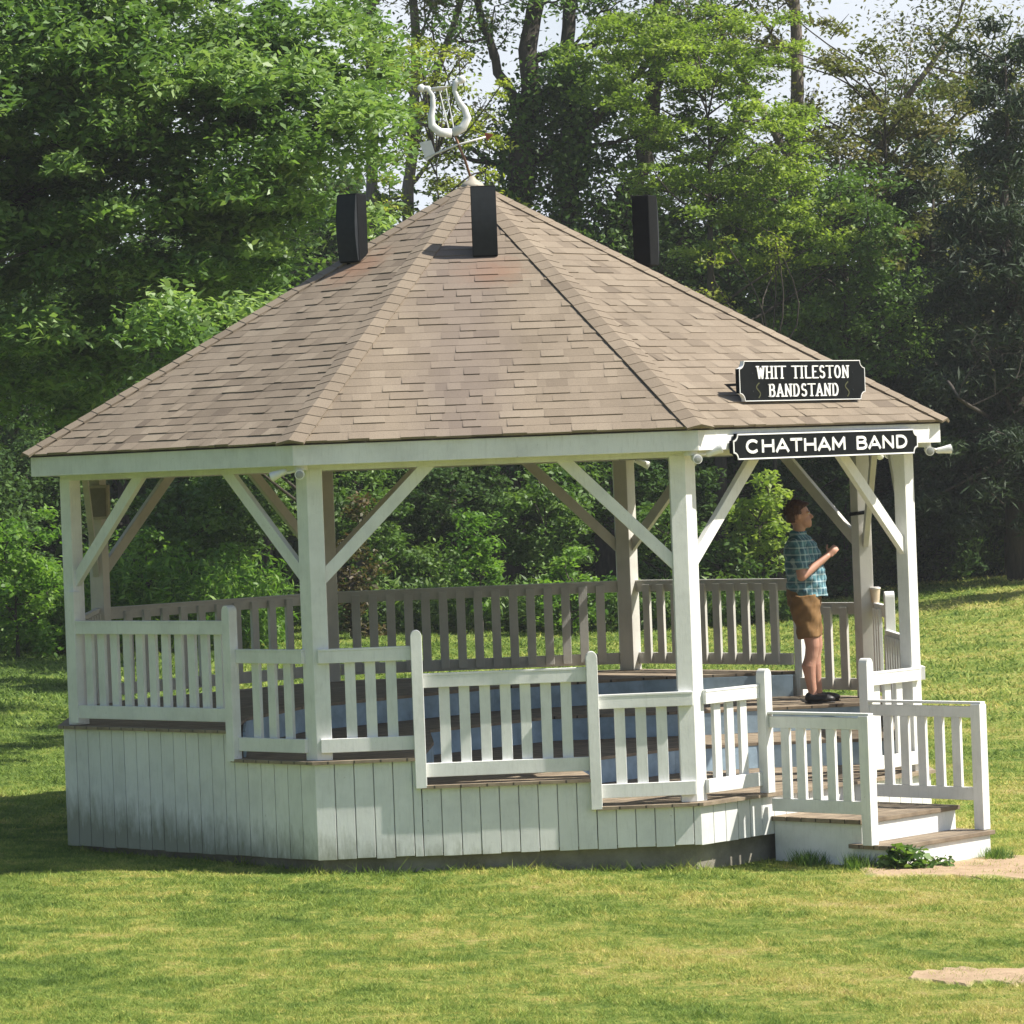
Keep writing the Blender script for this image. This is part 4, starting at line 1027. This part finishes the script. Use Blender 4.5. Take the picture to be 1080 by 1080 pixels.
# light green tree behind the right slope
tree('bright light green tree above the right slope of the roof', at(740, 0, 34)[0], 34, 9.5,
     [lobe(660, 60, 35, 70, 45, 1.3), lobe(780, 50, 35, 80, 45, 1.3), lobe(700, 90, 34, 100, 65, 1.5), lobe(790, 150, 34, 85, 65, 1.5), lobe(740, 190, 34, 90, 50, 1.4), lobe(850, 215, 34, 60, 50, 1.2), lobe(670, 38, 34, 70, 35, 1.2), lobe(800, 260, 34, 90, 40, 1.3)],
     'light', leaf=.10, clump=.40, dens=.75, nper=160, trunk_r=.13, flat=.35, droop=.15, shell=.8)
tree('small yellow leaved tree low behind the right slope of the roof', at(800, 0, 33)[0], 33, 4.4,
     [lobe(790, 270, 33, 48, 37, .7), lobe(770, 315, 33, 40, 20, .7)],
     'yellow', leaf=.09, clump=.37, dens=.5, nper=80, trunk_r=.07)
# twiggy thin crown, top right
branching('tall thin tree with pale twigs and sparse olive leaves at the top right', at(830, 0, 38)[0], 38,
     [([AT(845, 670, 38), AT(842, 300, 38), AT(840, 100, 38), AT(838, -30, 38)], .20, .09, 7),
      ([AT(843, 330, 38), AT(900, 200, 38), AT(960, 100, 38), AT(1000, 40, 38)], .10, .04, 6),
      ([AT(880, 260, 38), AT(950, 180, 38), AT(1020, 120, 38)], .07, .03, 4),
      ([AT(842, 180, 38), AT(780, 80, 38), AT(740, -10, 38)], 0.090, 0.045, 5)],
     'olive', 22000, leaf=.11, depth=4, tipr=.62, leafrad=.37, barkm='barkl')
branching('thin leaning tree with pale bare twigs left of the weathervane', at(480, 0, 38)[0], 38,
     [([AT(430, 670, 38), AT(430, 200, 38), AT(440, 60, 38), AT(430, -60, 38)], .13, .07, 4),
      ([AT(432, 160, 38), AT(470, 50, 38), AT(500, -40, 38)], 0.090, 0.045, 4), ([AT(380, 670, 38), AT(392, 100, 38), AT(390, -60, 38)], .12, .09, 3)],
     'olive', 9000, leaf=.12, depth=4, tipr=.5, leafrad=.2, barkm='barkl')
tree('olive and brownish leaved tree between the light green tree and the sky at the right', at(930, 0, 37)[0], 37, 9.5,
     [lobe(900, 130, 37, 75, 50, 1.5), lobe(960, 190, 37, 75, 55, 1.5), lobe(860, 60, 37, 70, 40, 1.3), lobe(990, 110, 37, 45, 35, 1.2), lobe(1010, 230, 37, 60, 60, 1.4), lobe(900, 240, 36.5, 90, 50, 1.5)],
     'olive', leaf=.12, clump=.42, dens=.55, nper=110, trunk_r=.13, flat=.4, droop=.15)
# mid woods on the right
tree('rounded mid green tree between the light green tree and the dark pine', at(880, 0, 35)[0], 35, 8,
     [lobe(870, 260, 35, 80, 90, 1.6), lobe(920, 330, 35, 80, 90, 1.6), lobe(850, 370, 35, 90, 70, 1.5), lobe(930, 200, 35, 60, 50, 1.3)],
     'mid', leaf=.12, clump=.45, dens=.7, nper=110, trunk_r=.12, droop=.37)
tree('dark green tree spreading low behind the right eave of the roof', at(960, 0, 38)[0], 38, 6,
     [lobe(960, 420, 38, 100, 80, 1.8), lobe(870, 460, 38, 80, 60, 1.6), lobe(1040, 480, 38, 80, 70, 1.6)],
     'deep', leaf=.13, clump=.5, dens=.8, nper=100, trunk_r=.12, droop=.2)
for (lab, u, y, top, bot, half, tw) in (('tall dark pine at the right edge of the picture', 1055, 33, 60, 530, 120, 1), ('second dark pine partly behind the one at the right edge', 975, 36, 190, 540, 100, 2)):
    s = F/(y-cy); lb = []
    for i in range(9):
        q = i/8; v = top+(bot-top)*q; lb.append(lobe(u+random.uniform(-30, 30)*(.3+q), v, y, half*(.35+.65*q)*random.uniform(.6, 1.2), 34, half/s*(.3+.6*q)))
    p = at(u, 0, y); tree(lab, p[0], y, (at(u, top, y)[2]-float(gz(p[0], y))), lb, 'pine', leaf=.24, clump=.5, dens=2.4, nper=170, flat=.6, droop=.05, bias=.2, aspect=.16, trunk_r=.2, name='pine_tree', group=None, shell=.8)
branching('bare grey twiggy dead branches in front of the dark pines at the right edge', at(1050, 0, 35)[0], 35,
     [([AT(1062, 620, 35), AT(1058, 400, 35), AT(1040, 290, 35)], .035, .015, 6), ([AT(1060, 450, 35), AT(1010, 420, 29.3), AT(985, 380, 35)], .04, .02, 4)],
     'olive', 300, leaf=.08, depth=4, tipr=.5, barkm='bark', name='dead_tree', group=None)
tree('tree whose crown shows only as shade on the lawn behind the left front post', at(322, 0, 25)[0], 25, 4.6, [lobe(285, 405, 18.5, 55, 30, 1.3), lobe(290, 405, 22.5, 80, 36, 1.6), lobe(300, 400, 25, 70, 34, 1.6), lobe(310, 395, 27.5, 80, 36, 1.6), lobe(340, 385, 30, 80, 38, 1.6)], 'mid', leaf=.20, clump=.5, dens=2.2, nper=150, trunk_r=.075)
tree('unseen large tree added left of the bandstand to shade its left wall', -13.5, -4.5, 8.0, [(-13, -4.5, 6.0, 4.2, 4.0, 3.6), (-12, -1.0, 5.0, 3.2, 3.0, 2.8), (-12.5, -7, 3.6, 3.0, 3.0, 2.6)], 'oak', leaf=.26, clump=.8, dens=.7, nper=110, trunk_r=.3, nlimb=14)  # out of view, added to keep sky light off the left wall
# row of trees closing the wood behind (each one its own)
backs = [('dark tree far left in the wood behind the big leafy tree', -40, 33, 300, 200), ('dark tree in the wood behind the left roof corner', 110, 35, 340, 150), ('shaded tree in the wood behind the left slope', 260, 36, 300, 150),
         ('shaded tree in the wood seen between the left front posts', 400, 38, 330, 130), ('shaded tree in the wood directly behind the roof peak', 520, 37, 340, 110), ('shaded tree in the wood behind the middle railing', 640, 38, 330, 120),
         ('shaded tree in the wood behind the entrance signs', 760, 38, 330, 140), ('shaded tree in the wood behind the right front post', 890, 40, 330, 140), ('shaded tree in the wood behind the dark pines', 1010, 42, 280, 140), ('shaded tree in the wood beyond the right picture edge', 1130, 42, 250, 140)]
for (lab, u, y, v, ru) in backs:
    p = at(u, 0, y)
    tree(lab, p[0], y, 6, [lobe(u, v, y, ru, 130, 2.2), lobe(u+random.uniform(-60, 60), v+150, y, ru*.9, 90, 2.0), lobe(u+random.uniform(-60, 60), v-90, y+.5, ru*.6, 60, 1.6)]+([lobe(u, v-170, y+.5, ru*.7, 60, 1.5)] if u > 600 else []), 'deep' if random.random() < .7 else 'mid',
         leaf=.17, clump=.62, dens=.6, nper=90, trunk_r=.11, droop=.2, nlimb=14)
# far wood as one mass
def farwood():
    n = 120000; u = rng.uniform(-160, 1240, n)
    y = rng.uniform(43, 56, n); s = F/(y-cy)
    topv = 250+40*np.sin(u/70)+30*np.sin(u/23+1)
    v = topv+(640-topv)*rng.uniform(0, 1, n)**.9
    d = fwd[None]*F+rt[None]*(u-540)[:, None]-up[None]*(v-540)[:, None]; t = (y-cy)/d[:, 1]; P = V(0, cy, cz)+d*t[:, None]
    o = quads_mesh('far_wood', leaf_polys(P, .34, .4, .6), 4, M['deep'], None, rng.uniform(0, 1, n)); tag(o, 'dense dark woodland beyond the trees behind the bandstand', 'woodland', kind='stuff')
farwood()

# shrubs along the wood edge
for (lab, u, vv, y, rr_) in (('dark pine cut off by the right edge of the picture', 1190, 200, 29, 110),):
    p = at(u, 0, y); tree(lab, p[0], y, 9.5, [lobe(u, vv+90*i_, y, rr_*(.6+.15*i_), 50) for i_ in range(4)], 'pine', leaf=.2, clump=.45, dens=.9, nper=110, flat=.35, droop=-.1, bias=.2, aspect=.16, trunk_r=.2, name='pine_tree', group=None, shell=.8)
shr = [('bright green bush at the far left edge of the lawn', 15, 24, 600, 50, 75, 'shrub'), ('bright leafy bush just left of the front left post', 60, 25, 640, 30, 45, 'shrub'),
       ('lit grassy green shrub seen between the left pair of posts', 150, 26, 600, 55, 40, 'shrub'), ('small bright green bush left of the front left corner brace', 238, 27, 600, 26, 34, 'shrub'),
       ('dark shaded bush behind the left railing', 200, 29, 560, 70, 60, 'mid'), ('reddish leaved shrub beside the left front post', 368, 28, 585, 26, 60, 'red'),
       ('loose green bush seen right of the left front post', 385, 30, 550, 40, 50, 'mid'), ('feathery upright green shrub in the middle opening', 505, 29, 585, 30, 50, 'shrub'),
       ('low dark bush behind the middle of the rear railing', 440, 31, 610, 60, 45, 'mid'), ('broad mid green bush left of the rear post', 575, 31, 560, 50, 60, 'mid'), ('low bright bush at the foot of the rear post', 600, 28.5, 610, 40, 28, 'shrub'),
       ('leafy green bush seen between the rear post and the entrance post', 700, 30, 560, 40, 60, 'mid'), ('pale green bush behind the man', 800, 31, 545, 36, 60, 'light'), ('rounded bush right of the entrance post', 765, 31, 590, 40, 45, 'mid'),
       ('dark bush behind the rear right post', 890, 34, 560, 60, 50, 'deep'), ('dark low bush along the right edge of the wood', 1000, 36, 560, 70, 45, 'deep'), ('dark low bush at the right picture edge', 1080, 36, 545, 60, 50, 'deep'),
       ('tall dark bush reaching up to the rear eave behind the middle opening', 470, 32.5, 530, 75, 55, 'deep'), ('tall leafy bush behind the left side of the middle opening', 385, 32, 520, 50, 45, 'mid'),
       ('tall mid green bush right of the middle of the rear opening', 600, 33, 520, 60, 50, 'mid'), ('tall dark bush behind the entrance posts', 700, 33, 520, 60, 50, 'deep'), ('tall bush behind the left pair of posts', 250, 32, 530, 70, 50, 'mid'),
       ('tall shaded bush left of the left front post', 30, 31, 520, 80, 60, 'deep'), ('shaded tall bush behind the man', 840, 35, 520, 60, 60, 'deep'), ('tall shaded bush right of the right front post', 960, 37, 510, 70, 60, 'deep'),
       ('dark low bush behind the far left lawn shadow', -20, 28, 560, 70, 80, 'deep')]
for (lab, u, y, v, ru, rv, mt) in shr:
    lb = [lobe(u, v, y, ru, rv, ru/(F/(y-cy))), lobe(u+ru*.5, v+rv*.4, y, ru*.6, rv*.5), lobe(u-ru*.5, v+rv*.35, y, ru*.6, rv*.5)]
    p = at(u, v, y); zz = float(gz(p[0], y))
    lb.append((p[0], y, zz+.3, ru/(F/(y-cy)), ru/(F/(y-cy)), .35))
    tree(lab, p[0], y, max(.5, p[2]-zz), lb, mt, leaf=.115 if mt != 'light' else .125, clump=.28, dens=.85, nper=75, trunk_r=.03, name='shrub', cat='shrub', group='shrubs along the wood edge', flat=.6, droop=.1, nlimb=10, twig=False)
# tall weeds and saplings under the left trees
def weeds(lab, u0_, u1_, y, v0, v1, n, mt, name='tall_weeds'):
    o = empty(name, tuple(at((u0_+u1_)/2, v1, y))); O = V(*o.location); tag(o, lab, 'weeds', kind='stuff')
    u = rng.uniform(u0_, u1_, n); P = []
    for uu in u:
        yy = y+rng.uniform(-.8, .8); p = at(uu, v1, yy); z0 = float(gz(p[0], yy)); hh = (at(uu, v0, yy)[2]-z0)*rng.uniform(.5, 1.05); ln = rng.normal(0, .16, 2)
        k = 16; q = rng.uniform(.1, 1, k); P.append(np.stack([p[0]+ln[0]*q, yy+ln[1]*q, z0+hh*q], -1)+rng.standard_normal((k, 3))*.05)
    P = np.concatenate(P); quads_mesh('weed_leaves', leaf_polys(P-O, .17, .2, .25), 4, M[mt], o, rng.uniform(0, 1, len(P)))
weeds('tall bright green weeds in sun at the wood edge left of the bandstand', -20, 300, 25.5, 590, 680, 900, 'shrub')
weeds('low ferny undergrowth along the wood edge behind the rear railing', 330, 840, 30, 610, 650, 1300, 'mid')
weeds('dark undergrowth along the wood edge to the right of the bandstand', 840, 1120, 36, 555, 600, 700, 'deep')

# broad leaved weed by the foot of the steps, and tufts
def clumpweed(lab, x, y, r_, h, n, leaf, mt, cat='weed', name='weed_clump'):
    z = float(gz(x, y)); o = empty(name, (x, y, z)); tag(o, lab, cat)
    d = rng.standard_normal((n, 3)); d /= np.linalg.norm(d, axis=1)[:, None]; d[:, 2] = abs(d[:, 2]); P = d*rng.uniform(.4, 1, n)[:, None]*V(r_, r_*.8, h)
    L = leaf_polys(P, leaf, .9, .85); L[:, :, 2] = np.maximum(L[:, :, 2], .004)
    quads_mesh('leaves', L, 4, M[mt], o, rng.uniform(0, 1, n))
    m = MB()
    for q in P[::8]: m.tube([(0, 0, 0), q*.5+V(0, 0, .02), q], [.004, .003, .002], 4, cap=False)
    m.build('stems', M['mid'], o)
g0 = org1+un*1.26
p = onp = g0+wd1*.93; clumpweed('dark broad leaved weed growing against the bottom step', float(p[0])-.02, float(p[1])-.06, .21, .20, 210, .08, 'mid')
p = g0+wd1*1.25; clumpweed('small leafy weed low against the middle of the bottom step', float(p[0])+.04, float(p[1])-.04, .15, .10, 90, .05, 'mid')
def tuft(lab, x, y, r_, h, n):
    z = float(gz(x, y)); o = empty('grass_tuft', (x, y, z)); tag(o, lab, 'grass tuft')
    a = rng.uniform(0, 2*PI, n); q = rng.uniform(0, 1, n)**.6*r_; b_ = np.stack([q*np.cos(a), q*np.sin(a), np.zeros(n)], -1)
    W = np.stack([np.cos(a+1.3), np.sin(a+1.3), np.zeros(n)], -1)*.005; l = np.stack([rng.normal(0, .4, n), rng.normal(0, .4, n), np.ones(n)], -1)*(h*rng.uniform(.4, 1.1, n))[:, None]
    quads_mesh('blades', np.stack([b_-W, b_+W, b_+l], 1), 3, M['mid'], o, rng.uniform(.2, 1, n))
p = g0+wd1*1.95; tuft('dark green grass tuft at the right corner of the bottom step', float(p[0])+.07, float(p[1])-.02, .15, .10, 350)
p = org1+wd1*.78+un*.45; tuft('long grass tuft against the left side of the entrance steps', float(p[0]), float(p[1]), .16, .12, 350)
p = org1+wd1*.74+un*.95; tuft('grass tuft beside the left end post of the steps', float(p[0]), float(p[1]), .14, .12, 300)

# thin summer haze: one closed box of even air round everything
m = MB(); m.abox(-150, 150, -70, 190, -3.0, 24.0)
hz, nt, b = mat('summer_haze'); nt.nodes.remove(b)
pv = nt.nodes.new('ShaderNodeVolumePrincipled'); pv.inputs['Color'].default_value = (.95, .97, 1, 1); pv.inputs['Density'].default_value = .00042
nt.links.new(pv.outputs[0], nt.nodes['Material Output'].inputs['Volume'])
o = m.build('haze', hz); tag(o, 'thin pale summer haze in the air round the lawn and the wood', 'haze', kind='stuff')
S.cycles.volume_bounces = 0
